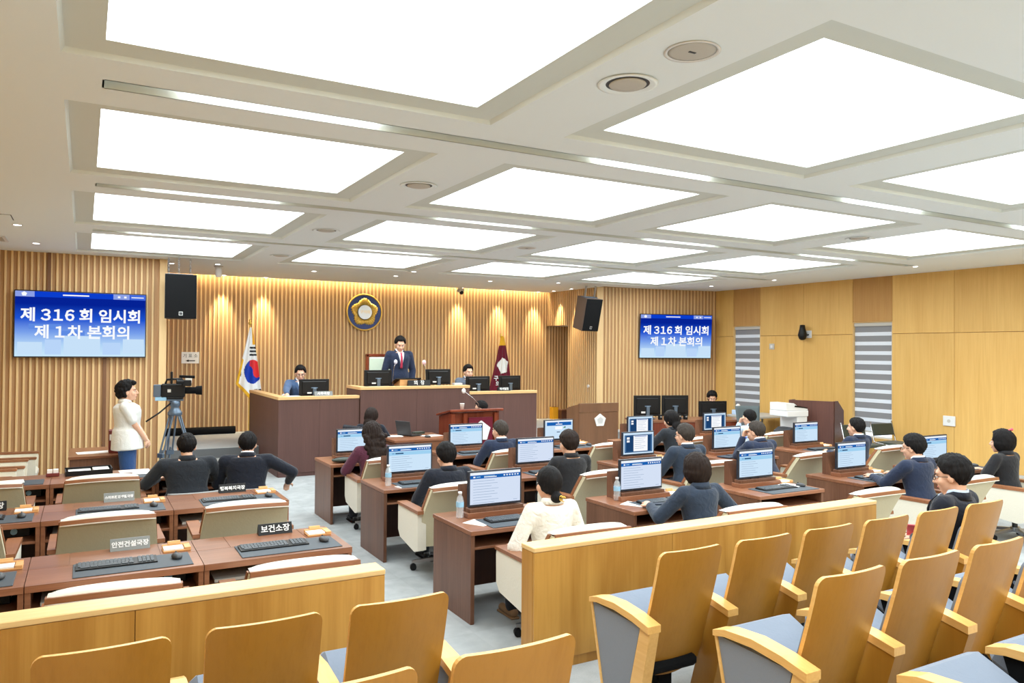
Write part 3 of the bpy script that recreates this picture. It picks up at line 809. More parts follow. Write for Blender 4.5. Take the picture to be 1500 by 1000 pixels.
# ================================================================== MEMBERS' DESKS
DX = [2.995, 4.53, 6.02, 7.52, 9.07]; DY = [5.49, 7.39, 9.21]
ROWN = ['front row nearest the camera', 'middle row', 'back row nearest the dais']
DH = .70
def make_desk():
    t = thing('members_desk', 'x', 'desk')
    for sx in (-1, 1):
        mb = MB(); mb.box(sx * .45 - (.032 if sx > 0 else 0), sx * .45 + (.032 if sx < 0 else 0), -.35, .35, 0, DH - .036, b=.002); mb.build('side_panel', 'walnut', t)
    mb = MB(); mb.box(-.455, .455, -.362, .36, DH - .035, DH, b=.003); mb.build('desk_top', 'walnut_x', t)
    mb = MB(); mb.box(-.417, .417, .27, .29, .08, DH - .037); mb.build('modesty_panel', 'walnut_dark', t)
    mb = MB(); mb.box(-.417, .417, -.33, .265, DH - .15, DH - .132, b=.001); mb.build('shelf', 'walnut_x', t)
    # monitor housing behind the screen
    mb = MB(); mb.prism([(.165, DH), (.30, DH), (.30, DH + .235), (.255, DH + .245)], -.255, .255, ax='x'); mb.build('monitor_housing', 'walnut', t)
    mb = MB(); mb.box(-.25, .25, .075, .165, DH + .018, DH + .068, b=.002); mb.build('monitor_plinth', 'walnut', t)
    mb = MB(); mb.box(-.285, .285, .04, .06, DH, DH + .04, b=.002); mb.box(-.285, -.265, .06, .165, DH, DH + .04, b=.002); mb.box(.265, .285, .06, .165, DH, DH + .04, b=.002); mb.box(-.265, .265, .06, .165, DH, DH + .018, b=.001); mb.build('monitor_tray', 'walnut_x', t)
    return t
# screens ------------------------------------------------------------------
def escr(n, r, g, b, s=1.0):
    k = 'scr_' + n
    if k not in M: M[k] = emit(k, rgb(r, g, b), s)
    return k
SCRM = [escr('bg', 206, 230, 250), escr('white', 240, 246, 252), escr('blue', 28, 98, 178), escr('band', 160, 210, 242), escr('line', 150, 172, 200), escr('dark', 30, 66, 110), escr('white2', 250, 252, 255), escr('lav', 214, 226, 246), escr('mid', 90, 140, 190), escr('green', 60, 150, 90)]
def screen_mesh(kind, w, h):
    mb = MB(); L = [0]
    def q(x0, x1, z0, z1, mi, d):  # fractions, z from the top
        mb.add([(-w / 2 + w * x0, -.0004 * d, h / 2 - h * z0), (-w / 2 + w * x1, -.0004 * d, h / 2 - h * z0), (-w / 2 + w * x1, -.0004 * d, h / 2 - h * z1), (-w / 2 + w * x0, -.0004 * d, h / 2 - h * z1)], [(0, 3, 2, 1)], mi)
    if kind in ('lines', 'band'):
        q(0, 1, 0, 1, 7 if kind == 'lines' else 0, 0); q(0, 1, 0, .08, 1, 1); q(0, 1, .085, .20, 2, 1)
        q(.06, .1, .12, .165, 6, 2); q(.12, .2, .13, .155, 3, 2); q(.27, .48, .12, .135, 3, 2); q(.27, .52, .145, .17, 6, 2)
        for i in range(6): x = .66 + i * .055; q(x, x + .03, .115, .15, 6, 2); q(x + .004, x + .026, .158, .17, 3, 2)
        z = .27
        if kind == 'band':
            q(0, 1, .22, .36, 3, 1); q(.07, .13, .275, .3, 8, 2); q(.15, .34, .265, .31, 5, 2); z = .42
        k = 0
        while z < .95:
            q(.06, .06 + (.42, .48, .36, .5)[k % 4], z, z + .012, 4, 1)
            z += .085; k += 1
        q(.86, .94, .93, .945, 4, 1)
    elif kind == 'doc':
        q(0, 1, 0, 1, 0, 0); q(.04, .96, .1, .93, 5, 1); q(.06, .94, .13, .9, 8, 2); q(.08, .92, .14, .89, 5, 3)
        q(.33, .80, .14, .88, 6, 4); q(.36, .77, .16, .19, 2, 5)
        for i in range(6): q(.37, .37 + (.36, .3, .34, .22)[i % 4], .26 + i * .095, .275 + i * .095, 4, 5)
        q(.11, .2, .2, .3, 6, 4); q(.11, .2, .34, .44, 6, 4)
    elif kind == 'page':
        q(0, 1, 0, 1, 0, 0); q(0, 1, 0, .08, 1, 1); q(.06, .95, .09, .28, 2, 1); q(.45, .5, .11, .15, 6, 2); q(.38, .62, .19, .23, 6, 2)
        q(.36, .62, .34, .5, 6, 1); q(.42, .54, .62, .66, 5, 1); q(.66, .74, .38, .43, 9, 2); q(.7, .74, .34, .38, 5, 2)
    return mb
def make_monitor(kind):
    def mk():
        t = thing('desk_monitor', 'x', 'monitor')
        w, h = .50, .292; z0 = .055
        mb = MB(); mb.box(-w / 2, w / 2, .0, .03, z0, z0 + h, b=.004); mb.build('frame', 'bezel', t)
        s = screen_mesh(kind, w - .03, h - .032).build('screen', SCRM, t); s.location = (0, -.0006, z0 + h / 2 + .003)
        mb = MB(); mb.box(-.06, .06, .008, .03, .0, z0 + .01, b=.003); mb.build('stand', 'bezel', t)
        return t
    return mk
def make_keyboard():
    t = thing('keyboard', 'x', 'keyboard')
    mb = MB(); mb.prism([(-.068, 0), (.068, 0), (.068, .015), (-.068, .008)], -.225, .225, ax='x'); mb.build('case', 'black', t)
    mb = MB(); X = Matrix.Translation((0, 0, .0115)) @ Matrix.Rotation(math.atan(.007 / .136), 4, 'X')
    for r in range(5):
        y = -.048 + r * .024
        if r == 0: xs = [(-.2, -.15), (-.145, -.11), (-.105, .02), (.025, .06), (.065, .09)]
        else: xs = [(-.212 + i * .0215, -.212 + i * .0215 + .0185) for i in range(14)]
        xs = xs + [(.118 + i * .0235, .118 + i * .0235 + .0185) for i in range(4)]
        for a, b in xs: mb.box(a, b, y, y + .019, 0, .005, X=X)
    k = mb.build('keycaps', 'keys', t); k['kind'] = 'stuff'
    return t
def make_mouse():
    t = thing('computer_mouse', 'x', 'mouse')
    mb = MB(); mb.ball((0, 0, .012), (.032, .055, .022), 14, 8); mb.build('body', 'darkgrey', t)
    mb = MB(); mb.cyl((-.004, .03, .03), (.004, .03, .03), .008, n=8); mb.build('wheel', 'black', t)
    return t
def make_pad():
    t = thing('desk_mat', 'x', 'desk mat')
    mb = MB(); mb.box(-.33, .33, -.16, .16, 0, .005, b=.002); mb.build('mat', 'deskpad', t)
    return t
def make_tray():
    t = thing('note_tray', 'x', 'tray')
    mb = MB(); mb.box(-.085, .085, -.06, .06, 0, .012, b=.002); mb.box(-.085, .085, .048, .06, .012, .03, b=.002); mb.box(.045, .085, -.06, .048, .012, .026, b=.002); mb.build('tray', 'traywood', t)
    mb = MB(); mb.box(-.08, .04, -.056, .044, .0125, .022); mb.build('note_paper', 'paper', t)
    mb = MB(); mb.box(-.05, .03, .046, .062, .03, .05, b=.002); mb.build('lip', 'traywood', t)
    return t
KIND = [['lines', 'lines', 'band', 'band', 'band'], ['band', 'lines', 'doc', 'band', 'band'], ['band', 'band', 'page', 'doc', 'doc']]
scrdesc = {'lines': 'with lines of text', 'band': 'with blue header and pale band', 'doc': 'with document viewer', 'page': 'with green mark on page'}
for j, y in enumerate(DY):
    for i, x in enumerate(DX):
        pos = '%s, %s from the left' % (ROWN[j], ORD[i])
        place('desk', make_desk, (x, y, 0), 0, 'walnut desk with monitor housing, ' + pos, "members' desks")
        mx = x
        place('mon' + KIND[j][i], make_monitor(KIND[j][i]), (mx, y + .11, DH + .019), 0, 'monitor %s, %s' % (scrdesc[KIND[j][i]], pos), 'desk monitors')
        place('pad', make_pad, (x + .07, y - .185, DH + .0005), 0, 'dark grey desk mat, ' + pos, 'desk mats')
        place('tray', make_tray, (x + .382, y + .1, DH + .0005), -.0, 'wooden note tray with white paper, ' + pos, 'note trays')
        if (j, i) not in ((2, 0), (2, 3)):
            place('kb', make_keyboard, (x + .02, y - .14, DH + .0058), 0, 'dark keyboard on the desk mat, ' + pos, 'keyboards')
        if (j, i) not in ((0, 1), (1, 3), (2, 3)):
            place('mouse', make_mouse, (x + .33, y - .17, DH + .0058), .1, 'dark computer mouse, ' + pos, 'mice')
        place('chair', make_chair, (x + random.uniform(-.02, .02) + (.03 if j == 0 else 0), y - .80, 0), random.uniform(-.06, .06), 'cream armchair with wooden arms, ' + pos, "members' armchairs")
# ------------------------------------------------------------------ small things on the members' desks
def make_bottle(cap='white'):
    def mk():
        t = thing('water_bottle', 'x', 'bottle')
        mb = MB(); mb.lathe([(.0, .0), (.028, .001), (.031, .012), (.031, .05), (.029, .06), (.031, .07), (.031, .135), (.024, .165), (.013, .182), (.0125, .19)], 18); mb.build('bottle_body', 'bottle', t)
        mb = MB(); mb.lathe([(.0, .19), (.0155, .19), (.0155, .21), (.0, .21)], 14); mb.build('cap', cap, t)
        mb = MB(); rings = [[(r * math.cos(2 * PI * k / 18), r * math.sin(2 * PI * k / 18), z) for k in range(18)] for r, z in ((.0318, .088), (.0318, .128))]
        mb.loft(rings, 0, True, None, False); mb.build('label', 'labelblue', t)
        return t
    return mk
for (x, y, l) in ((2.67, 5.60, 'on the front row desk nearest the aisle'), (2.66, 7.24, 'on the middle row desk nearest the aisle'), (4.25, 5.60, 'on the second desk of the front row')):
    place('bottle', make_bottle(), (x, y, DH + .0005), 0, 'clear water bottle with white cap ' + l, 'water bottles')
place('bottleb', make_bottle('bluecap'), (7.86, 7.5, DH + .0005), 0, 'clear water bottle with blue cap beside the leaning man in navy')
def sheet(name, label, x, y, z, w, d, rz, mat='paper', th=.003, cat='paper'):
    mb = MB(); mb.box(-w / 2, w / 2, -d / 2, d / 2, 0, th)
    return tag(mb.build(name, mat, None, (x, y, z), rz), label, cat)
ZP = DH + .0065
sheet('paper_sheet', 'white sheet of paper beside the bottle on the front row desk nearest the aisle', 2.72, 5.36, DH + .001, .16, .2, .5)
sheet('paper_sheet', 'white sheet of paper beside the bottle on the second desk of the front row', 4.28, 5.38, DH + .001, .17, .21, .5)
sheet('paper_sheet', 'white slip of paper under the bottle on the middle row desk nearest the aisle', 2.75, 7.12, DH + .001, .09, .1, .3)
sheet('paper_sheet', 'white paper under the keyboard on the third desk of the front row', 6.30, 5.40, ZP, .16, .2, .2)
sheet('paper_sheet', 'white paper by the hand of the man using a mouse', 7.62, 5.22, ZP, .2, .14, .4)
sheet('paper_sheet', 'white paper right of the keyboard on the fourth desk of the front row', 7.78, 5.42, ZP, .14, .18, -.2)
sheet('paper_sheet', 'white papers on the back row desk of the man in navy', 4.86, 9.16, ZP, .2, .2, .3)
sheet('paper_sheet', 'white papers in front of the long-haired woman in the back row', 7.62, 9.02, ZP, .22, .28, .1)
sheet('phone', 'dark blue phone lying on the second desk of the front row', 4.46, 5.26, ZP, .075, .15, 1.1, 'slate', .009, 'phone')
sheet('phone', 'dark blue phone lying beside the keyboard of the man using a mouse', 7.38, 5.25, ZP, .075, .15, 1.2, 'slate', .009, 'phone')
def make_cup():
    t = thing('paper_cup', 'x', 'cup')
    mb = MB(); mb.lathe([(.0, .0), (.027, .0), (.036, .085), (.038, .088), (.036, .09), (.034, .086), (.026, .004), (0, .004)], 18); mb.build('cup_wall', 'paper', t)
    mb = MB(); mb.lathe([(.0365, .084), (.0395, .087), (.0365, .09), (.035, .087)], 18); mb.build('rim', 'white', t)
    return t
c = place('cup', make_cup, (8.88, 5.42, DH + .0065), 0, 'white paper cup on the front row desk nearest the right wall'); 
# soft pouch and phone on the first back-row desk
mb = MB(); mb.ball((0, 0, .028), (.13, .085, .03), 18, 10); mb.tube([(-.1, 0, .05), (0, .0, .06), (.1, .0, .05)], .004, 6, 1)
tag(mb.build('pouch', ['darkgreen', 'black'], None, (2.72, 9.0, DH + .004), .1), 'dark green soft pouch on the back row desk nearest the aisle', 'pouch')
sheet('booklet', 'grey booklet lying on the back row desk nearest the aisle', 2.98, 9.05, ZP, .2, .14, .2, 'greyplastic', .008, 'booklet')
sheet('phone', 'pale phone on the back row desk nearest the aisle', 2.9, 8.92, ZP, .075, .15, 1.3, 'skyshirt', .009, 'phone')
sheet('folder', 'dark blue folder on the middle row desk of the leaning man', 7.3, 7.24, ZP, .26, .2, .15, 'slate', .01, 'folder')
for (x, y, l) in ((4.9, 5.64, 'on the second desk of the front row, stack of wooden name cards'),):
    t = thing('card_stack', 'small wooden block holding cards, behind the note tray on the second front row desk', 'card holder', (4.82, 5.70, DH + .0005), .2)
    mb = MB(); mb.box(-.05, .05, -.03, .03, 0, .03, b=.004); mb.build('block', 'traywood', t)
    mb = MB(); mb.box(-.045, .045, -.02, .02, .03, .045); mb.build('cards', 'paper', t)

# ================================================================== OFFICIALS' DESKS (left)
UX = [-1.715, -.755, .197, 1.149]; UY = [5.46, 7.31, 9.16]
URN = ['row nearest the low partition', 'middle row', 'row nearest the cameraman']
def make_unit():
    t = thing('officials_desk', 'x', 'desk')
    w = .474
    for sx in (-1, 1):
        mb = MB(); mb.box(sx * w - (.03 if sx > 0 else 0), sx * w + (.03 if sx < 0 else 0), -.34, .34, 0, DH - .04, b=.002); mb.build('side_panel', 'walnut_x', t)
    mb = MB(); mb.box(-w, w, -.35, .35, DH - .04, DH - .004, b=.002)
    mb.build('desk_top', 'walnut_x', t)
    # worktop veneers: left field, lid over the sunk monitor, right field - fine recessed joints between them
    mb = MB(); mb.box(-w, w, -.35, .02, DH - .004, DH); mb.build('top_veneer', 'walnut_x', t)
    for a, b, nm in ((-w, -.262, 'top_veneer'), (-.258, .258, 'monitor_lid'), (.262, w, 'top_veneer')):
        mb = MB(); mb.box(a, b, .024, .35, DH - .004, DH); mb.build(nm, 'walnut_x', t)
    mb = MB(); mb.box(-.445, .445, .28, .30, .05, DH - .042); mb.build('modesty_panel', 'walnut_dark', t)
    mb = MB(); mb.box(-.445, .445, -.33, .275, DH - .17, DH - .15, b=.001); mb.build('shelf', 'walnut_x', t)
    mb = MB(); mb.box(.20, .40, -.12, .12, DH - .149, DH - .06, b=.006); o = mb.build('socket_box', 'black', t)
    mb = MB(); mb.cyl((.29, -.121, DH - .105), (.29, -.132, DH - .105), .024, n=16); mb.build('dial', 'labelblue', o)
    mb = MB(); mb.box(-.40, -.12, -.25, .1, DH - .149, DH - .13); mb.build('papers', 'offwhite', t)
    return t
plates = {(0, 3): ('보건소장', 'black'), (0, 2): ('안전건설국장', 'metalgrey'), (1, 3): ('행복복지국장', 'black'), (1, 2): ('스마트환경생활국장', 'metalgrey'), (1, 1): ('교육국장', 'black')}
def nameplate(txt, mat, loc, rz, label, w=.24, h=.075, size=None, sx=1):
    t = thing('nameplate', label, 'nameplate', loc, rz, 'desk nameplates')
    mb = MB(); mb.prism([(-.035, 0), (.035, 0), (.004, h), (-.004, h)], -w / 2, w / 2, ax='x'); mb.build('plate', mat, t)
    a = math.atan2(h, .031)
    n = len(txt); size = size or min(h * .75, w / max(1, n) * 1.02)
    text(txt, size, 'white', t, (0, -.0205, h * .5), (a, 0, 0), sx=sx, bold=.0012)
    return t
for j, y in enumerate(UY):
    for i, x in enumerate(UX):
        if i == 0 : continue
        pos = '%s, %s' % (URN[j], ['', 'third from the aisle', 'second from the aisle', 'next to the aisle'][i])
        place('unit', make_unit, (x, y, 0), 0, "brown officials' desk unit, " + pos, "officials' desks")
        place('padL', lambda: make_pad(), (x + .09, y - .145, DH + .0005), 0, "dark desk mat on officials' desks, " + pos, "officials' desk mats")
        if j < 2:
            place('kb', make_keyboard, (x + .0, y - .10, DH + .0058), .0, "keyboard on officials' desks, " + pos, 'keyboards')
            place('mouse', make_mouse, (x + .34, y - .12, DH + .0058), .1, "computer mouse on officials' desks, " + pos, 'mice')
            place('tray', make_tray, (x + .36, y + .12, DH + .0005), .0, "note tray on the officials' desks, " + pos, 'note trays')
        if (j, i) in plates:
            nameplate(plates[(j, i)][0], plates[(j, i)][1], (x + .09, y + .29, DH + .0005), .0, '%s nameplate on the left desks, %s, %s' % ('black' if plates[(j, i)][1] == 'black' else 'grey metal', URN[j], ['', 'at the left edge', 'second from the aisle', 'next to the aisle'][i]))
        if j == 2 and i == 3: continue
        if j == 2 and i == 2: cx = x
        place('chair', make_chair, (x - .02 + random.uniform(-.02, .02), y - .72, 0), random.uniform(-.06, .04), "cream armchair at officials' desks, " + pos, "officials' armchairs")
# things on the far row
t = thing('document_box', 'open black document box with papers on the far left desk', 'box', (.06, 9.40, DH + .001), .05)
mb = MB(); mb.box(-.22, .22, -.13, .13, 0, .012); mb.box(-.22, .22, -.13, -.12, .012, .05); mb.box(-.22, .22, .12, .13, .012, .06); mb.box(-.22, -.21, -.12, .12, .012, .05); mb.box(.21, .22, -.12, .12, .012, .06); mb.build('box_shell', 'black', t)
mb = MB(); mb.box(-.19, .02, -.1, .1, .013, .04); mb.box(.04, .19, -.1, .1, .013, .05); mb.build('papers', 'paper', t)
t = thing('card_holder', 'dark red card holder with white cards on the far left desk', 'card holder', (-.27, 9.36, DH + .001), 0)
mb = MB(); mb.box(-.06, .06, -.04, .04, 0, .035, b=.004); mb.box(-.035, .035, -.042, -.04, .012, .02, 0); mb.build('holder', 'redbox', t)
mb = MB(); mb.box(-.05, -.004, -.025, .03, .035, .07); mb.box(.004, .05, -.025, .03, .035, .072); mb.build('cards', 'paper', t)
sheet('paper_sheet', 'white papers at the left end of the far officials desk row', -.66, 9.1, DH + .0065, .3, .21, .1)
sheet('paper_sheet', 'white papers between the document box and the first seated man', .5, 9.36, DH + .001, .3, .2, .05)
sheet('paper_sheet', 'white papers left of the first seated man', .62, 9.16, DH + .0065, .3, .2, -.05)

# ================================================================== DAIS
def counter(name, label, x0, x1, y0, y1, zt, zf, left_side=None, right_side=None, joints=()):
    t = thing(name, label, 'counter', ((x0 + x1) / 2, y0, 0))
    cx = (x0 + x1) / 2
    xs = [x0] + list(joints) + [x1]
    for a, b in zip(xs[:-1], xs[1:]):
        mb = MB(); mb.box(a - cx + .001, b - cx - .001, 0, .05, .06, zt - .05, b=.001); mb.build('front_panel', 'dais', t)
    mb = MB(); mb.box(x0 - cx + .01, x1 - cx - .01, .01, .05, 0, .058); mb.build('kick_board', 'dais', t)
    mb = MB(); mb.box(x0 - cx - .01, x1 - cx, -.02, .16, zt - .05, zt, b=.004); mb.build('cap', 'dais_cap', t)
    if left_side:
        mb = MB(); mb.box(x0 - cx, x0 - cx + .05, .05, left_side - y0, zf, zt - .05, b=.001); mb.build('side_panel', 'dais', t)
        mb = MB(); mb.box(x0 - cx - .01, x0 - cx + .14, .16, left_side - y0, zt - .05, zt, b=.004); mb.build('side_cap', 'dais_cap', t)
    if right_side:
        mb = MB(); mb.box(x1 - cx - .05, x1 - cx, .05, right_side - y0, zf, zt - .05, b=.001); mb.build('side_panel', 'dais', t)
    mb = MB(); mb.box(x0 - cx + .05, x1 - cx - .05, .05, .75, zt - .085, zt - .052); mb.build('worktop', 'walnut_x', t)
    return t
YD = 12.46
counter('dais_counter', 'long dark brown left dais counter with light oak cap and side return', 2.72, 4.05, YD, 14.85, 1.29, .0, left_side=14.9, joints=(3.38,))
counter('dais_counter', 'tallest dark brown central dais counter with light oak cap', 4.06, 6.10, YD - .03, 13.3, 1.43, .0, left_side=13.2, right_side=13.2, joints=(5.08,))
counter('dais_counter', 'dark brown right dais counter with light oak cap, lower than the middle one', 6.11, 7.54, YD, 13.6, 1.31, .0, right_side=13.6, joints=(6.83,))
def make_back_monitor():
    """screen facing away from the room: back shell, neck, foot and a white sticker"""
    t = thing('desk_monitor', 'x', 'monitor')
    mb = MB(); mb.box(-.25, .25, -.012, .012, .035, .315, b=.005); mb.box(-.2, .2, -.03, -.012, .07, .28, b=.012); mb.build('shell', 'black', t)
    mb = MB(); mb.box(-.03, .03, -.055, -.03, .02, .17, b=.006); mb.box(-.055, .055, -.036, -.03, .16, .178, b=.003); mb.box(-.11, .11, -.1, .08, 0, .014, b=.005); mb.build('stand', 'steelblue', t)
    mb = MB(); mb.box(-.12, -.045, -.0315, -.03, .075, .1); mb.build('sticker', 'white', t)
    mb = MB(); mb.box(-.235, .235, .0121, .013, .05, .30); mb.build('screen', 'scr_bg', t)
    return t
for x, y, z, rz, l in ((3.36, 12.74, 1.245, 0, 'on the left dais counter'), (4.48, 12.76, 1.39, 0, 'at the left end of the central dais counter'), (5.62, 12.76, 1.40, .06, 'at the right end of the central dais counter'),
                       (6.42, 12.74, 1.265, .0, 'nearest the middle on the right dais counter'), (7.10, 12.74, 1.27, .1, 'at the right end, before the maroon flag')):
    place('bmon', make_back_monitor, (x, y, z), rz, 'black monitor seen from behind ' + l, 'dais monitors')
t = thing('tilted_tablet_screen', 'low tilted black screen on a wooden wedge before the standing man at the dais', 'monitor', (5.0, 12.78, 1.378))
mb = MB(); mb.prism([(-.14, 0), (.16, 0), (.16, .06), (-.14, .16)], -.16, .16, ax='x'); mb.build('wedge', 'traywood', t)
mb = MB(); X = Matrix.Translation((0, .0, .115)) @ Matrix.Rotation(-.32, 4, 'X'); mb.box(-.24, .24, -.17, .17, 0, .022, b=.006, X=X); mb.build('screen_body', 'black', t)
nameplate('의  장', 'black', (5.16, 12.55, 1.4305), 0, 'black nameplate reading 의 장 on the central dais counter', w=.42, h=.10, size=.085)
nameplate('사무국장', 'metalgrey', (3.46, 12.535, 1.2905), 0, 'grey nameplate reading 사무국장 on the left dais counter', w=.30, h=.075)
nameplate('의사팀장', 'black', (6.86, 12.535, 1.3105), 0, 'black nameplate reading 의사팀장 on the right dais counter', w=.26, h=.07)
# gooseneck microphones
def gooseneck(label, loc, pts, head, hm='pearl', base=True):
    t = thing('gooseneck_microphone', label, 'microphone', loc)
    mb = MB(); mb.lathe([(.0, 0), (.045, 0), (.045, .012), (.02, .022), (.0, .022)], 16); mb.build('base', 'black', t)
    mb = MB(); mb.tube(pts, .005, 6); mb.build('neck', 'chrome', t)
    mb = MB(); mb.ball(pts[-1], (head, head, head * 1.3), 12, 8); mb.build('foam_head', hm, t)
    return t
M['pinkfoam'] = plain('pale_pink_foam', rgb(236, 196, 204), .9)
M['lilac'] = plain('pale_lilac_foam', rgb(214, 214, 236), .9)
gooseneck('gooseneck microphone with pale lilac foam head, left of the standing man on the dais', (4.74, 12.72, 1.378), [(0, 0, .015), (0, -.0, .2), (.01, -.02, .36), (.03, -.05, .47)], .032, 'lilac')
gooseneck('gooseneck microphone with pale pink foam head, right of the standing man on the dais', (5.38, 12.74, 1.378), [(0, 0, .015), (-.01, 0, .2), (-.03, -.02, .36), (-.06, -.04, .46)], .036, 'pinkfoam')
# high-backed chair of the speaker
t = thing('high_back_chair', 'high backed dark red wooden chair with pale green upholstery behind the dais', 'chair', (4.98, 13.85, .56))
mb = MB(); mb.box(-.36, -.30, -.03, .03, .0, 1.42, b=.01); mb.box(.30, .36, -.03, .03, .0, 1.42, b=.01); mb.box(-.36, .36, -.03, .03, 1.36, 1.42, b=.012); mb.build('frame', 'redwood', t)
M['palegreen'] = fabric('pale_green_upholstery', rgb(206, 220, 200), .8, .1)
mb = MB(); mb.box(-.30, .30, -.045, .02, .42, 1.36, b=.02); mb.build('back_cushion', 'palegreen', t)
mb = MB(); mb.box(-.30, .30, -.55, -.03, .36, .46, b=.03); mb.build('seat', 'palegreen', t)
for sx in (-1, 1):
    mb = MB(); mb.box(sx * .33 - .03, sx * .33 + .03, -.55, -.03, .60, .64, b=.01); mb.box(sx * .33 - .025, sx * .33 + .025, -.55, -.5, 0, .6, b=.006); mb.build('arm', 'redwood', t)
def make_dchair():
    t = thing('swivel_chair', 'x', 'chair')
    mb = MB(); mb.box(-.23, .23, -.27, -.20, .5, .92, b=.03); mb.build('backrest', 'white', t)
    mb = MB(); mb.box(-.24, .24, -.24, .24, .40, .47, b=.03); mb.build('seat', 'greyfab', t)
    mb = MB(); mb.cyl((0, 0, .03), (0, 0, .4), .03); mb.lathe([(0, 0), (.27, 0), (.26, .02), (.05, .06), (0, .06)], 5); mb.build('pedestal', 'steel', t)
    return t
place('dchair', make_dchair, (3.30, 13.62, .34), PI, 'white backed swivel chair of the clerk at the left dais counter', 'dais swivel chairs')
place('dchair', make_dchair, (6.46, 13.62, .34), PI, 'white backed swivel chair of the man at the right dais counter', 'dais swivel chairs')
sheet('paper_sheet', 'white papers on the left dais counter beside the seated clerk', 2.98, 12.62, 1.2905, .22, .12, .2)
sheet('tissue_pack', 'white flat pack at the right end of the central dais counter', 5.98, 12.7, 1.4305, .16, .1, 0, 'white', .03, 'pack')

# emblem on the wall
t = thing('council_emblem', 'round blue and gold emblem on the central slatted wall above the dais', 'emblem', (5.48, YC - .01, 2.90))
mb = MB(); mb.prism(disc_poly(.39, 48), -.045, .0); mb.build('disc', 'embblue', t)
mb = MB(); rings = []
for k in range(49):
    a = 2 * PI * k / 48; c, s = math.cos(a), math.sin(a)
    rings.append([((.40 + .018 * math.cos(b)) * c, -.045 + .018 * math.sin(b), (.40 + .018 * math.cos(b)) * s) for b in (0, PI / 2, PI, 3 * PI / 2)])
mb.loft(rings, 0, True, None, False); mb.build('gold_rim', 'gold', t)
def petal_r(a):
    k = ((a - PI / 2) / (2 * PI / 5)) % 1; u = min(k, 1 - k) * 2
    return .322 - .07 * u ** 1.25 + .012 * math.cos(a * 35)
mb = MB(); N = 180
rr = []
for sc, y in ((1.0, -.047), (.97, -.075), (.78, -.09), (.58, -.07), (.55, -.05)):
    rr.append([(petal_r(2 * PI * k / N) * (sc if sc > .7 else 1) * math.cos(2 * PI * k / N) if sc > .7 else sc * .30 * math.cos(2 * PI * k / N), y + (.012 * math.cos(2 * PI * k / N * 35) if sc > .7 else 0), petal_r(2 * PI * k / N) * sc * math.sin(2 * PI * k / N) if sc > .7 else sc * .30 * math.sin(2 * PI * k / N)) for k in range(N)])
mb.loft(rr, 0, True, None, False); mb.build('gold_flower', 'gold', t)
mb = MB(); mb.prism(disc_poly(.158, 40), -.085, -.046); mb.build('centre_disc', 'silver', t)
text('구의회', .085, 'gold', t, (0, -.0865, 0), (PI / 2, 0, 0), ext=.002)

# flags
def flag(name, label, loc, fn_l, fn_r, zt, bl, br, colour, mats, pole_top, folds=5, amp=.05):
    t = thing(name, label, 'flag', loc)
    mb = MB(); mb.cyl((0, 0, .03), (0, 0, pole_top), .014, n=10); mb.build('pole', 'gold', t)
    mb = MB(); mb.lathe([(0, 0), (.16, 0), (.15, .03), (.03, .05), (.0, .05)], 20); mb.build('base', 'gold', t)
    mb = MB(); mb.lathe([(0, 0), (.02, .01), (.035, .04), (.03, .065), (.012, .08), (.03, .1), (0, .125)], 14, (0, 0, pole_top)); mb.build('finial', 'gold', t)
    def P(u, v):
        L = bl + (br - bl) * u
        z = zt - L * v
        x0, x1 = fn_l(zt - z), fn_r(zt - z)
        x = x0 + (x1 - x0) * u
        y = -.03 - amp * min(1, v * 3) * (.6 + .4 * math.sin(2 * PI * folds * u + 1.5 * v)) - .02 * math.sin(4 * u)
        return (x, y, z)
    def mf(u, v): p = P(u, v); return colour(p[0], p[2], u, v)
    mb = MB(); mb.grid(56, 120, P, 0, True, None, mf); o = mb.build('cloth', mats, t)
    sd = o.modifiers.new('thick', 'SOLIDIFY'); sd.thickness = .006
    return t
# national flag: white, red and blue circle, black bars, gold fringe on the outer edge
def tg(x, z, u, v):
    if v > .93 or (u < .13 and v > .55): return 4
    cx, cz = .05, 1.29
    ex, ez = (x - cx) / .165, (z - cz) / .235
    if ex * ex + ez * ez < 1:
        if ez > 0: return 1 if not (ex < -.0 and (ex + .5) ** 2 + ez ** 2 < .25) and ez > -.1 and not ex < -.35 else 2
        return 1 if (ex - .5) ** 2 + ez ** 2 < .25 else 2
    for k in range(3):
        if abs(z - (1.76 - .07 * k)) < .018 and -.02 < x < .12: return 3
    for k in range(1):
        if abs(z - .93) < .018 and (.08 < x < .15 or .165 < x < .21): return 3
    if abs(z - 1.30) < .1 and -.2 < x < -.165: return 3
    if z > 1.82 and u > .72: return 4
    return 0
flag('national_flag', 'white flag with red and blue circle on a gold pole left of the dais', (2.84, 15.6, .34), lambda d: -.0 - .26 * min(1, d / 1.1) - .01, lambda d: .04 + .17 * min(1, d / 1.2), 2.14, 1.10, 1.64,
     lambda x, z, u, v: tg(x, z + .02, u, v), ['flagwhite', 'flagred', 'flagblue', 'flagblack', 'goldcloth'], 2.18, 3, .06)
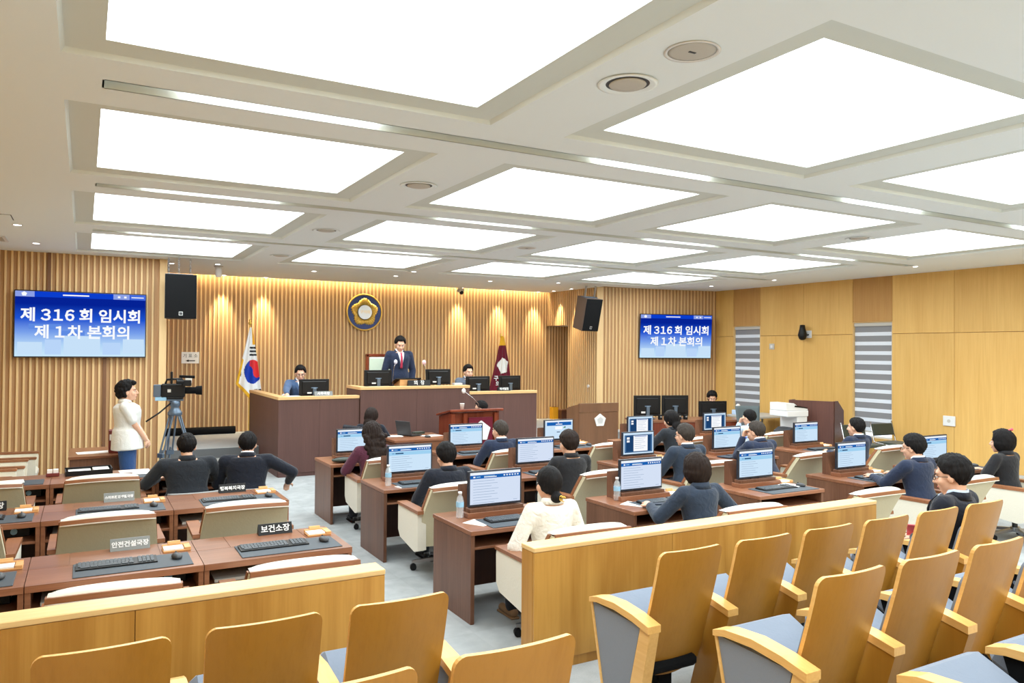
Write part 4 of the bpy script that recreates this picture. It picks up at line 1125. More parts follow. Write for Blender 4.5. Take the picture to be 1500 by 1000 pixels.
# council flag: maroon with a white pentagon and gold fringe
def mg(x, z, u, v):
    if v < .14: return 2
    if u < .07 and v > .9: return 2
    px, pz = (x - .02) / .165, (z - 1.37) / .21
    a = math.atan2(pz, px); r = math.hypot(px, pz)
    k = ((a - PI / 2 - .2) % (2 * PI / 5)) - PI / 5
    if r < .92 / math.cos(k) * .86: return 1
    return 0
fl = flag('council_flag', 'maroon flag with white pentagon and gold fringe right of the dais', (8.46, 15.6, .34), lambda d: -.02 - .36 * min(1, d / 1.35), lambda d: .07 + .15 * min(1, d / .9), 2.06, 1.55, 1.5, mg, ['maroon', 'pearl', 'goldcloth'], 2.0, 3, .05)
text('구', .13, 'white', fl, (-.19, -.125, 1.08), (PI / 2, 0, -.12), ext=.002, bold=.003)
text('의', .13, 'white', fl, (-.14, -.125, .95), (PI / 2, -.0, -.12), ext=.002, bold=.003)
text('회', .13, 'white', fl, (-.09, -.125, .82), (PI / 2, -.0, -.12), ext=.002, bold=.003)

# ================================================================== TV SCREENS
def tv(label, loc, rz, tilt=0):
    t = thing('wall_television', label, 'television', loc)
    t.rotation_euler = (tilt, 0, rz)
    w, h = 1.84, 1.045
    mb = MB(); mb.box(-w / 2, w / 2, 0, .05, -h / 2, h / 2, b=.006); mb.build('frame', 'bezel', t)
    mb = MB(); mb.box(-.3, .3, .05, .17 if tilt else .09, -.25, .25); mb.build('wall_bracket', 'black', t)
    # blue gradient picture with pale blocks
    if 'tvgrad' not in M:
        mt = bpy.data.materials.new('tv_picture'); mt.use_nodes = True; nt = mt.node_tree
        for n in list(nt.nodes): nt.nodes.remove(n)
        N = nt.nodes.new; Lk = nt.links.new
        tc = N('ShaderNodeTexCoord'); sp = N('ShaderNodeSeparateXYZ'); Lk(tc.outputs['Object'], sp.inputs[0])
        mr = N('ShaderNodeMapRange'); mr.inputs['From Min'].default_value = -h / 2; mr.inputs['From Max'].default_value = h / 2; Lk(sp.outputs[2], mr.inputs['Value'])
        cr = N('ShaderNodeValToRGB'); e = cr.color_ramp.elements
        e[0].position = 0; e[0].color = rgb(206, 236, 252); e[1].position = 1; e[1].color = rgb(6, 34, 150)
        for p, c in ((.2, (178, 212, 248)), (.38, (120, 160, 236)), (.58, (30, 84, 210)), (.8, (4, 34, 150))): k = e.new(p); k.color = rgb(*c)
        Lk(mr.outputs[0], cr.inputs[0])
        em = N('ShaderNodeEmission'); Lk(cr.outputs[0], em.inputs[0]); ou = N('ShaderNodeOutputMaterial'); Lk(em.outputs[0], ou.inputs[0])
        M['tvgrad'] = mt
    sw, sh = w - .03, h - .035
    mb = MB()
    def q(x0, x1, z0, z1, mi, d): mb.add([(-sw / 2 + sw * x0, -.001 - .0006 * d, sh / 2 - sh * z0), (-sw / 2 + sw * x1, -.001 - .0006 * d, sh / 2 - sh * z0), (-sw / 2 + sw * x1, -.001 - .0006 * d, sh / 2 - sh * z1), (-sw / 2 + sw * x0, -.001 - .0006 * d, sh / 2 - sh * z1)], [(0, 3, 2, 1)], mi)
    q(0, 1, 0, 1, 0, 0)
    for x0, x1, z0, z1, mi in ((.02, .2, .78, .97, 4), (.22, .34, .74, .97, 5), (.36, .64, .68, .97, 4), (.66, .8, .78, .97, 5), (.82, .99, .72, .95, 4), (.1, .34, .5, .58, 6), (.6, .86, .5, .6, 6), (.34, .52, .6, .67, 6)): q(x0, x1, z0, z1, mi, 1)
    q(0, 1, 0, .085, 1, 2); q(0, .14, 0, .085, 2, 3); q(.74, .87, 0, .085, 2, 3); q(.875, 1, 0, .085, 3, 3)
    q(.35, .55, .035, .055, 7, 4); q(.885, .985, .038, .052, 7, 4); q(.775, .795, .03, .06, 7, 4); q(.825, .845, .03, .06, 7, 4)
    for nm, c in (('tvbar', (10, 62, 206)), ('tvtab', (140, 160, 230)), ('tvtab2', (70, 110, 226)), ('tvb1', (200, 226, 250)), ('tvb2', (186, 214, 250)), ('tvb3', (96, 140, 228)), ('tvw', (250, 252, 255))): escr(nm, *c)
    pg = [(.065 + .022 * math.cos(PI / 2 + 2 * PI * k / 5), .042 + .036 * math.sin(-PI / 2 - 2 * PI * k / 5)) for k in range(5)]
    mb.add([(-sw / 2 + sw * a, -.0045, sh / 2 - sh * b) for a, b in pg], [(0, 1, 2, 3, 4)], 7)
    mb.build('screen', ['tvgrad', 'scr_tvbar', 'scr_tvtab', 'scr_tvtab2', 'scr_tvb1', 'scr_tvb2', 'scr_tvb3', 'scr_tvw'], t)
    for body, x, z, sp in (('제', -.73, .13, 1), ('３１６', -.335, .13, .4), ('회', .055, .13, 1), ('임시회', .535, .13, 1), ('제', -.545, -.135, 1), ('１', -.31, -.135, 1), ('차', -.10, -.135, 1), ('본회의', .38, -.135, 1)):
        text(body, .228, 'scr_tvw', t, (x, -.006, z), (PI / 2, 0, 0), bold=.006, sp=sp)
    return t
tv('large wall screen with blue picture on the left slatted wall', (-.03, YF - .10, 2.42), 0)
ptv = A0 + tt * 1.87 + nn * .22
tv('wall screen with blue picture on the right slatted wall above the operator desk', (ptv.x, ptv.y, 2.43), AW - R(5), R(4))

# hanging loudspeakers
def loudspeaker(label, loc, rz, tilt, chains):
    t = thing('hanging_loudspeaker', label, 'speaker', loc, 0)
    t.rotation_euler = (tilt, 0, rz)
    mb = MB(); mb.prism([(-.24, -.19), (.24, -.19), (.15, .22), (-.15, .22)], -.36, .36, ax='z'); mb.build('cabinet', 'darkgrey' if not tilt else M.setdefault('spkbrown', plain('speaker_cabinet_brown', rgb(98, 84, 78), .6)), t)
    mb = MB(); mb.box(-.235, .235, -.205, -.19, -.355, .355, b=.006); mb.build('grille', 'blackmat', t)
    mb = MB(); mb.box(-.03, .03, -.209, -.205, -.31, -.25, b=.001); mb.build('badge', 'silver', t)
    mb = MB(); mb.box(-.024, .024, -.2095, -.209, -.302, -.258); mb.build('badge_centre', 'darkgrey', t)
    mb = MB(); mb.box(-.2, .2, -.06, .06, .36, .38, b=.004); mb.build('top_plate', 'steelblue', t)
    return t
sp = loudspeaker('black hanging loudspeaker on chains beside the left screen', (1.36, 13.62, 2.90), 0, 0, 3)
for x, y in ((-.17, 0), (-.02, -.04), (.16, 0)):
    mb = MB(); z = .38
    k = 0
    while z < ZC - 2.90 - .02:
        X = Matrix.Translation((x, y, z)) @ Matrix.Rotation(PI / 2 * (k % 2), 4, 'Z')
        pts = [(.012 * math.cos(a), 0, .02 + .022 * math.sin(a)) for a in [2 * PI * i / 8 for i in range(9)]]
        mb.tube(pts, .004, 5, 0, X); z += .034; k += 1
    mb.build('chain', 'steel', sp)
sp = loudspeaker('black hanging loudspeaker tilted down, right of the doorway', (9.72, 13.95, 2.90), R(8), R(13), 2)
for x in (-.14, .14):
    mb = MB(); mb.box(x - .015, x + .015, -.02, .02, .38, .62, b=.003); mb.build('bracket', 'steel', sp)

# sign on the wall, wall fittings
t = thing('paper_sign', 'white paper sign with an arrow pointing left, on the central slatted wall behind the camera', 'sign', (1.87, YC - .0, 1.87))
mb = MB(); mb.box(-.165, .165, -.012, 0, -.115, .115); mb.build('sheet', 'paper', t)
text('기 표 소', .085, 'black', t, (0, -.0125, .035), (PI / 2, 0, 0))
mb = MB(); mb.prism([(-.09, -.06), (-.03, -.035), (-.03, -.05), (.09, -.05), (.09, -.07), (-.03, -.07), (-.03, -.085)], -.0135, -.012); mb.build('arrow', 'black', t)
t = thing('wall_microphone_speaker', 'black teardrop wall light on a white plate on the right veneer wall', 'wall fitting', (XR - .005, 11.05, 2.50))
mb = MB(); mb.box(-.02, 0, -.07, .07, -.12, .04, b=.006); mb.build('plate', 'white', t)
mb = MB(); mb.lathe([(.0, .16), (.05, .155), (.06, .08), (.095, -.06), (.07, -.14), (.03, -.165), (0, -.165)], 16, (-.15, .05, 0)); mb.build('shade', 'black', t)
mb = MB(); mb.tube([(-.02, .0, -.05), (-.08, .02, -.07), (-.14, .045, -.06)], .015, 8); mb.build('arm', 'black', t)
t = thing('wall_switch_box', 'small pale wall switch plate between the two windows', 'switch', (XR - .005, 12.05, 2.20))
mb = MB(); mb.box(-.02, 0, -.07, .07, -.065, .065, b=.006); mb.build('plate', 'offwhite', t)
mb = MB(); mb.box(-.026, -.02, -.03, .03, -.03, .03, b=.002); mb.build('button', 'white', t)
t = thing('wall_outlet_box', 'white square wall box low on the right wall, above the far right desk', 'socket', (XR - .005, 8.03, .87))
mb = MB(); mb.box(-.03, 0, -.11, .11, -.09, .09, b=.008); mb.build('box_shell', 'white', t)
mb = MB(); mb.cyl((-.034, 0, 0), (-.03, 0, 0), .03, n=16); mb.build('dial', 'offwhite', t)
t = thing('wall_sensor', 'tiny white round sensor on the slatted wall right of the doorway', 'sensor', (XR1 - .036, 14.7, 1.25))
mb = MB(); mb.cyl((0, 0, 0), (-.03, 0, 0), .035, n=14); mb.build('body', 'white', t)
mb = MB(); mb.cyl((-.03, 0, -.035), (-.028, 0, -.14), .003, n=6); mb.build('cable', 'offwhite', t)
# boxes in the doorway
t = thing('yellow_box', 'upright yellow box standing in the doorway', 'box', (10.45, 16.42, .34))
mb = MB(); mb.box(-.08, .08, -.08, .08, 0, .3, b=.004); mb.build('body', 'yellow', t)
mb = MB(); mb.box(-.082, .082, -.082, .082, .27, .30, b=.003); mb.build('lid', 'yellow', t)
t = thing('brown_crate', 'dark brown crate in the doorway beside the yellow box', 'box', (10.66, 16.28, .34))
mb = MB(); mb.box(-.13, .13, -.1, .1, 0, .22, b=.004); mb.build('body', 'walnut_dark', t)
mb = MB(); mb.box(-.14, .14, -.11, .11, .22, .245, b=.004); mb.build('lid', 'walnut', t)
# dark foam roll on the step
t = thing('rolled_mat', 'black rolled mat lying along the foot of the slatted wall left of the dais', 'mat', (1.95, 16.3, .34))
mb = MB(); mb.cyl((-.65, 0, .075), (.75, 0, .075), .075, n=18); mb.build('roll', 'blackmat', t)
mb = MB(); mb.cyl((-.652, 0, .075), (-.645, 0, .075), .04, n=12); mb.build('core', 'darkgrey', t)

# ================================================================== LECTERNS
def pent(r, rot=PI / 2, n=5, notch=.1):
    p = []
    for k in range(n * 2):
        a = rot + PI * k / n; rr = r if k % 2 == 0 else r * .80
        p.append((rr * math.cos(a), rr * math.sin(a)))
    q = []
    for k in range(n * 2):
        a = Vector((p[k][0], p[k][1])); b = Vector((p[(k + 1) % (2 * n)][0], p[(k + 1) % (2 * n)][1])); pr = Vector((p[k - 1][0], p[k - 1][1]))
        if k % 2 == 0:
            for f in (pr.lerp(a, .72), pr.lerp(a, .93) * 1.0, a.lerp(b, .07), a.lerp(b, .28)): q.append((f.x, f.y))
        else: q.append((a.x, a.y))
    return q
t = thing('speech_lectern', 'polished red-brown wooden lectern with maroon panel and white pentagon in front of the dais', 'lectern', (5.42, 10.82, 0), .0)
for a, b in ((-.42, -.38), (.38, .42)):
    mb = MB(); mb.prism([(.0, .0), (.48, 0), (.48, 1.0), (.0, 1.09)], a, b, ax='x'); mb.build('side_panel', 'redwood', t)
mb = MB(); mb.box(-.38, .38, .02, .045, .05, 1.08); mb.build('front_panel', 'redwood', t)
for x in (-.40, -.19, .36):
    mb = MB(); mb.box(x - .035, x + .035, -.03, .03, 0, 1.07, b=.008); mb.build('pilaster', 'redwood', t)
mb = MB(); mb.box(-.44, .44, -.04, .06, 0, .08, b=.01); mb.build('plinth', 'redwood', t)
mb = MB(); X = Matrix.Translation((0, 0, 1.115)) @ Matrix.Rotation(-.18, 4, 'X'); mb.box(-.47, .47, -.06, .50, -.02, .014, b=.008, X=X); mb.build('reading_top', 'redwood', t)
mb = MB(); mb.box(-.47, .47, -.07, -.02, 1.095, 1.135, b=.01); mb.build('front_moulding', 'redwood', t)
mb = MB(); mb.box(-.12, .30, -.012, .02, .12, 1.0, b=.004); mb.build('cloth_panel', 'maroon', t)
mb = MB(); mb.prism(pent(.17), -.03, -.012, X=Matrix.Translation((.09, 0, .78))); mb.build('emblem', 'pearl', t)
gooseneck('gooseneck microphone with white foam head on the red-brown lectern', (5.54, 10.95, 1.105), [(0, 0, .01), (-.01, 0, .1), (-.12, -.01, .2), (-.28, -.02, .31)], .033)
c = place('cup', make_cup, (5.2, 10.86, 1.135), 0, 'white paper cup turned on the red-brown lectern beside the microphone')
t = thing('side_lectern', 'plain brown lectern with white pentagon emblem, right of the dais', 'lectern', (8.88, 12.3, 0), R(-4))
mb = MB(); mb.box(-.45, .45, 0, .03, .0, .86, b=.003); mb.build('front_panel', 'lectern_brown', t)
mb = MB(); mb.box(-.455, .455, -.01, .03, .865, 1.04, b=.003); mb.build('top_panel', 'lectern_brown', t)
for sx in (-1, 1):
    mb = MB(); mb.prism([(.03, 0), (.5, 0), (.5, .92), (.03, 1.02)], sx * .45 if sx < 0 else .42, -.42 if sx < 0 else .45, ax='x'); mb.build('side_panel', 'lectern_brown', t)
mb = MB(); mb.prism([(.03, 1.0), (.5, .9), (.5, .93), (.03, 1.03)], -.42, .42, ax='x'); mb.build('reading_top', 'walnut_dark', t)
mb = MB(); mb.prism(pent(.135), -.02, 0, X=Matrix.Translation((.02, 0, .70))); e = mb.build('emblem', 'pearl', t)
mb = MB(); mb.prism(pent(.075), -.023, -.02, X=Matrix.Translation((.02, 0, .70))); mb.build('emblem_centre', 'silver', e)

# clerk desk in front of the dais
t = thing('clerk_desk', 'low brown desk with laptop and papers in front of the dais, left of the lectern', 'desk', (4.48, 10.95, 0), 0)
mb = MB(); mb.box(-.52, .42, -.42, .42, DH, DH + .035, b=.003); mb.build('desk_top', 'walnut_x', t)
mb = MB(); mb.box(-.2, .40, -.40, -.38, .05, DH - .001); mb.build('front_panel', 'walnut_x', t)
mb = MB(); mb.box(.38, .40, -.38, .4, 0, DH - .001); mb.build('side_panel', 'walnut', t)
mb = MB(); mb.box(-.50, -.48, -.38, .4, 0, DH - .001); mb.build('side_panel', 'walnut', t)
t = thing('laptop', 'dark laptop with open screen on the clerk desk', 'laptop', (4.42, 11.1, DH + .0355), R(112))
mb = MB(); mb.box(-.16, .16, -.11, .11, 0, .016, b=.004); mb.build('base', 'black', t)
mb = MB(); X = Matrix.Translation((0, .11, .016)) @ Matrix.Rotation(R(-12), 4, 'X'); mb.box(-.16, .16, -.004, .006, 0, .22, b=.003, X=X); mb.build('lid', 'darkgrey', t)
sheet('paper_sheet', 'white papers spread beside the laptop on the clerk desk', 4.7, 10.9, DH + .0355, .3, .2, .3)
sheet('paper_sheet', 'white papers left of the laptop on the clerk desk', 4.14, 11.1, DH + .0355, .3, .22, -.2)
sheet('cloth_pouch', 'greenish folded pouch behind the laptop on the clerk desk', 4.62, 11.24, DH + .0355, .18, .1, .2, 'darkgreen', .035, 'pouch')
place('mouse', make_mouse, (4.56, 10.72, DH + .036), .6, 'dark computer mouse near the edge of the clerk desk', 'mice')
t = thing('black_task_chair', 'black task chair behind the brown clerk desk', 'chair', (3.74, 11.1, 0), R(-75))
mb = MB(); mb.box(-.24, .24, -.29, -.24, .52, .93, b=.02); mb.build('backrest', 'navyd', t)
mb = MB(); mb.box(-.24, .24, -.24, .24, .42, .48, b=.02); mb.build('seat', 'blackcloth', t)
mb = MB(); mb.cyl((0, 0, .04), (0, 0, .42), .03); mb.lathe([(0, 0), (.27, 0), (.26, .02), (.05, .06), (0, .06)], 5); mb.box(-.03, .03, -.3, -.27, .4, .6); mb.build('pedestal', 'black', t)

# side table behind the cameraman
t = thing('side_table', 'low brown table with a sheet of paper at the left slatted wall', 'table', (.2, 11.75, 0))
mb = MB(); mb.box(-.36, .36, -.5, .5, .62, .655, b=.003); mb.build('table_top', 'walnut_x', t)
mb = MB(); mb.box(-.34, .34, -.47, -.45, .1, .62); mb.build('front_panel', 'walnut', t)
for sx in (-1, 1):
    mb = MB(); mb.box(sx * .33 - .015, sx * .33 + .015, -.45, .48, 0, .62); mb.build('side_panel', 'walnut', t)
sheet('paper_sheet', 'long white sheet lying on the low side table behind the cameraman', .13, 11.62, .6555, .40, .25, .1)
t = thing('ballot_box', 'dark red box with a white label behind the cameraman', 'box', (.40, 11.55, .6555))
mb = MB(); mb.box(-.1, .1, -.1, .1, 0, .3, b=.006); mb.build('body', 'redbox', t)
mb = MB(); mb.box(-.09, .03, -.104, -.1, .17, .25); mb.build('label', 'paper', t)
# armchairs at the far left facing the aisle
for x, y, l in ((-.78, 12.05, 'farthest from the camera'), (-.86, 11.22, 'in the middle'), (-.93, 10.38, 'nearest the camera')):
    place('chair', make_chair, (x, y, 0), R(-90), 'cream armchair facing right along the left wall, ' + l, 'side armchairs')

# broadcast camera on a tripod
CX, CY = 1.06, 11.0
t = thing('camera_tripod', 'blue-grey camera tripod beside the cameraman', 'tripod', (CX, CY, 0))
for k, a in enumerate((100, 215, 335)):
    a = R(a); d = Vector((math.cos(a), math.sin(a), 0)); s = Vector((-d.y, d.x, 0))
    top = d * .05 + Vector((0, 0, 1.19)); mid = d * .21 + Vector((0, 0, .66)); foot = d * .38 + Vector((0, 0, .02))
    mb = MB()
    for sd in (-1, 1): mb.cyl(top + s * sd * .035, mid + s * sd * .03, .012, n=8)
    mb.cyl(mid - d * .02 + Vector((0, 0, .07)), foot, .013, n=8)
    mb.box(-.05, .05, -.02, .02, -.03, .03, b=.005, X=Matrix.Translation(mid) @ Matrix.Rotation(a + PI / 2, 4, 'Z'))
    mb.cyl(foot - Vector((0, 0, .02)), foot + Vector((0, 0, .02)), .025, n=10)
    mb.build('leg', 'steelblue', t)
mb = MB()
for k, a in enumerate((100, 215, 335)):
    a = R(a); mb.cyl((0, 0, .45), (math.cos(a) * .27, math.sin(a) * .27, .42), .008, n=6)
mb.build('spreader', 'steelblue', t)
mb = MB(); mb.lathe([(0, 1.17), (.09, 1.17), (.09, 1.21), (.06, 1.25), (.05, 1.28), (.065, 1.3), (.065, 1.36), (.0, 1.38)], 18); mb.box(-.1, .1, -.05, .05, 1.36, 1.385, b=.005); mb.build('fluid_head', 'steelblue', t)
mb = MB(); mb.tube([(-.06, -.05, 1.33), (-.2, -.16, 1.22), (-.36, -.25, 1.12)], .011, 8); mb.build('pan_handle', 'black', t)
t = thing('broadcast_camera', 'black shoulder broadcast video camera mounted on the tripod', 'video camera', (CX, CY, 1.386), R(-8))
mb = MB(); mb.box(-.17, .12, -.06, .06, .02, .2, b=.015); mb.box(-.1, .1, -.065, .065, .0, .03, b=.006); mb.build('body', 'black', t)
mb = MB(); mb.box(-.26, -.17, -.055, .055, .03, .19, b=.006); mb.build('battery', 'steelblue', t)
mb = MB(); mb.box(-.24, -.1, -.05, .05, -.02, .028, b=.004); mb.build('receiver_plate', 'labelblue', t)
mb = MB(); mb.cyl((.12, 0, .11), (.25, 0, .11), .045, n=16); mb.cyl((.25, 0, .11), (.33, 0, .11), .055, .062, n=16); mb.build('lens', 'blackmat', t)
mb = MB(); mb.tube([(-.12, 0, .2), (-.1, 0, .255), (.08, 0, .265), (.11, 0, .2)], .014, 8); mb.build('carry_handle', 'black', t)
mb = MB(); mb.box(.08, .2, -.1, -.055, .17, .25, b=.01); mb.cyl((.1, -.12, .23), (.02, -.14, .23), .03, n=12); mb.build('viewfinder', 'black', t)
mb = MB(); mb.cyl((.05, -.09, .30), (.24, -.09, .29), .018, n=10); mb.build('microphone', 'blackmat', t)
mb = MB(); mb.box(.12, .2, .02, .09, .2, .28, b=.006); mb.build('lamp_cover', 'cushion_white', t)
mb = MB(); mb.box(-.06, -.03, -.02, .02, .2, .36, b=.006); mb.build('antenna', 'black', t)
mb = MB(); mb.box(-.09, -.05, -.0615, -.06, .09, .13); mb.build('control_plate', 'offwhite', t)

# ================================================================== OPERATOR CORNER (right front)
t = thing('operator_desk', 'brown operator desk with monitors below the right wall screen', 'desk', (10.75, 11.9, 0), R(-18))
mb = MB(); mb.box(-1.15, 1.15, -.4, .4, .66, .70, b=.003); mb.build('desk_top', 'walnut_x', t)
mb = MB(); mb.box(-1.12, 1.12, -.38, -.355, .05, .66); mb.build('front_panel', 'redwood', t)
for sx in (-1, 1):
    mb = MB(); mb.box(sx * 1.1 - .02, sx * 1.1 + .02, -.355, .38, 0, .66); mb.build('side_panel', 'walnut', t)
def opm(u, label, yy=.05, w=.5, rz=0):
    c = Matrix.Rotation(R(-18), 4, 'Z') @ Vector((u, yy, 0))
    o = place('bmon', make_back_monitor, (10.75 + c.x, 11.9 + c.y, .7005), R(-18) + rz, label, 'operator monitors')
    o.scale = (w / .5, w / .5, 1.5 if u < .3 else 1.12)
    return o
opm(-.8, 'black monitor seen from behind, left one of the joined pair on the operator desk', .05, .58)
opm(-.2, 'black monitor seen from behind, right one of the joined pair on the operator desk', .05, .58)
opm(.62, 'black monitor seen from behind, standing in front of the operator', .02, .62)
for k, (u, v, w, h) in enumerate(((-.62, -.2, .07, .1), (-.5, -.22, .06, .13), (-.38, -.2, .08, .08), (-.22, -.22, .06, .12), (-.08, -.2, .07, .1))):
    c = Matrix.Rotation(R(-18), 4, 'Z') @ Vector((u, v, 0))
    t = thing('mixer_device', 'small black audio device in front of the joined monitors, %s from the left' % ORD[k], 'audio device', (10.75 + c.x, 11.9 + c.y, .7005), R(-18), 'audio devices')
    mb = MB(); mb.box(-w / 2, w / 2, -.04, .04, 0, h, b=.006); mb.build('case', 'black', t)
    mb = MB(); mb.cyl((0, -.04, h * .6), (0, -.05, h * .6), .015, n=10); mb.build('knob', 'greyplastic', t)
t = thing('tissue_box', 'pale blue tissue box with a white tissue near the striped window', 'tissue box', (12.4, 12.05, .7205))
mb = MB(); mb.box(-.12, .12, -.07, .07, 0, .1, b=.006); mb.build('carton', 'skyshirt', t)
mb = MB(); mb.ball((0, 0, .15), (.07, .04, .08), 10, 8); mb.build('tissue', 'paper', t)
t = thing('window_table', 'grey side table under the striped window nearest the slatted corner', 'table', (12.75, 11.75, 0))
mb = MB(); mb.box(-.62, .55, -.4, .45, .68, .72, b=.004); mb.build('table_top', 'offwhite', t)
for sx in (-.58, .5):
    for sy in (-.36, .4):
        mb = MB(); mb.cyl((sx, sy, 0), (sx, sy, .68), .02, n=8); mb.build('leg', 'steel', t)
t = thing('mesh_chair', 'grey mesh office chair with curved back near the striped window', 'chair', (11.55, 10.85, 0), R(150))
def mback(u, v): x = (u - .5) * .5; return (x * (1 - .15 * (1 - v)), -.22 - .1 * v - .05 * (1 - (2 * u - 1) ** 2), .48 + .5 * v)
mb = MB(); mb.grid(10, 8, mback); o = mb.build('backrest', 'mesh', t); sd = o.modifiers.new('thick', 'SOLIDIFY'); sd.thickness = .02
mb = MB(); mb.box(-.25, .25, -.22, .26, .42, .48, b=.025); mb.build('seat', 'blackcloth', t)
mb = MB(); mb.cyl((0, 0, .04), (0, 0, .42), .03); mb.lathe([(0, 0), (.28, 0), (.27, .02), (.05, .06), (0, .06)], 5); mb.box(-.03, .03, -.28, -.2, .36, .55); mb.build('pedestal', 'black', t)
# copier
t = thing('photocopier', 'white photocopier against the right wall beside the dark booth', 'photocopier', (11.55, 9.95, 0), R(-8))
t.scale = (.78, .8, 1)
mb = MB(); mb.box(-.30, .30, -.3, .3, 0, .56, b=.012); mb.build('cabinet', 'white', t)
for z in (.08, .24, .4):
    mb = MB(); mb.box(-.29, .29, -.308, -.3, z, z + .14, b=.003); mb.build('paper_drawer', 'offwhite', t)
mb = MB(); mb.box(.0, .30, -.28, .3, .56, .88, b=.01); mb.build('column', 'white', t)
mb = MB(); mb.prism([(-.28, .56), (0, .56), (0, .67), (-.14, .67), (-.28, .6)], -.25, .2); mb.build('output_tray', 'darkgrey', t)
mb = MB(); mb.box(-.32, .32, -.3, .3, .88, .99, b=.012); mb.build('scanner', 'white', t)
mb = MB(); mb.prism([(-.32, .995), (.32, .995), (.32, 1.02), (.05, 1.06), (-.1, 1.13), (-.32, 1.13)], -.27, .28); mb.build('document_feeder', 'white', t)
mb = MB(); mb.prism([(-.08, 1.06), (.3, 1.03), (.3, 1.045), (-.06, 1.09)], -.28, .2); mb.build('feeder_tray', 'black', t)
# dark voting booth
t = thing('voting_booth', 'dark brown wooden booth with a sloping side beside the photocopier', 'booth', (12.02, 9.82, 0), R(-66))
mb = MB(); mb.box(-.42, .40, -.02, .02, 0, 1.16, b=.003); mb.build('front_panel', 'booth', t)
mb = MB(); mb.prism([(.02, 0), (.7, 0), (.7, .95), (.25, 1.16), (.02, 1.16)], .37, .41, ax='x'); mb.build('side_panel', 'booth', t)
mb = MB(); mb.prism([(.02, 0), (.7, 0), (.7, .95), (.25, 1.16), (.02, 1.16)], -.42, -.38, ax='x'); mb.build('side_panel', 'booth', t)
mb = MB(); mb.box(-.38, .37, .02, .6, .72, .75); mb.build('shelf', 'walnut_dark', t)
# dark green chairs by the second window
for x, y, l in ((12.05, 8.7, 'left one'), (12.75, 8.62, 'right one')):
    t = thing('folding_chair', 'dark green vinyl chair under the second striped window, ' + l, 'chair', (x, y, 0), R(175), 'dark green chairs')
    X = Matrix.Translation((0, -.2, .45)) @ Matrix.Rotation(R(14), 4, 'X')
    mb = MB(); mb.box(-.26, .26, -.02, .02, .12, .34, b=.015, X=X); mb.build('backrest', 'darkgreen', t)
    mb = MB(); mb.box(-.25, .25, -.2, .24, .42, .47, b=.02); mb.build('seat', 'darkgreen', t)
    for sx in (-1, 1):
        mb = MB(); mb.tube([(sx * .275, .24, 0), (sx * .275, .2, .42), (sx * .275, -.2, .46), (sx * .275, -.29, .82)], .012, 8); mb.tube([(sx * .275, -.24, 0), (sx * .275, -.16, .43)], .012, 8); mb.build('leg', 'chrome', t)

# ================================================================== PEOPLE
DG = bpy.context.evaluated_depsgraph_get
def remesh(mb, name, mats, parent, vox, smooth=3, disp=None):
    me = mb.mesh('tmp', mats); o = bpy.data.objects.new('tmp', me); COL.objects.link(o)
    r = o.modifiers.new('r', 'REMESH'); r.mode = 'VOXEL'; r.voxel_size = vox; r.use_smooth_shade = True
    if smooth:
        s = o.modifiers.new('s', 'SMOOTH'); s.factor = .5; s.iterations = smooth
    out = bpy.data.meshes.new_from_object(o.evaluated_get(DG())); out.name = name
    bpy.data.objects.remove(o); bpy.data.meshes.remove(me)
    out.materials.clear()
    for mt in mats: out.materials.append(M[mt] if isinstance(mt, str) else mt)
    out.polygons.foreach_set('use_smooth', [True] * len(out.polygons))
    if disp:
        for v in out.vertices: v.co = disp(v.co)
    ob = bpy.data.objects.new(name, out); COL.objects.link(ob); ob.parent = parent
    return ob

def tcap(mb, p0, p1, r0, r1, n=12, fx=1.0, ax=None):
    """tapered capsule; fx squashes it across axis ax"""
    p0 = Vector(p0); p1 = Vector(p1); d = p1 - p0; L = d.length
    d = d / L if L > 1e-6 else Vector((0, 0, 1))
    a = (ax - d * d.dot(ax)).normalized() if ax is not None else d.orthogonal().normalized()
    b = d.cross(a); rings = []
    for k in range(1, 5): t = PI / 2 * k / 4; rings.append((p0 - d * r0 * math.cos(t), r0 * math.sin(t)))
    for k in range(0, 4): t = PI / 2 * k / 4; rings.append((p1 + d * r1 * math.sin(t), r1 * math.cos(t)))
    rr = [[c + r * (math.cos(2 * PI * i / n) * a * fx + math.sin(2 * PI * i / n) * b) for i in range(n)] for c, r in rings]
    mb.loft(rr)

def ik(a, b, l1, l2, hint):
    a = Vector(a); b = Vector(b); d = b - a; D = min(d.length, (l1 + l2) * .995); u = d.normalized()
    x = (l1 * l1 - l2 * l2 + D * D) / (2 * D); h = math.sqrt(max(0, l1 * l1 - x * x))
    hv = Vector(hint); hv = (hv - u * hv.dot(u)).normalized()
    return a + u * x + hv * h, a + u * D

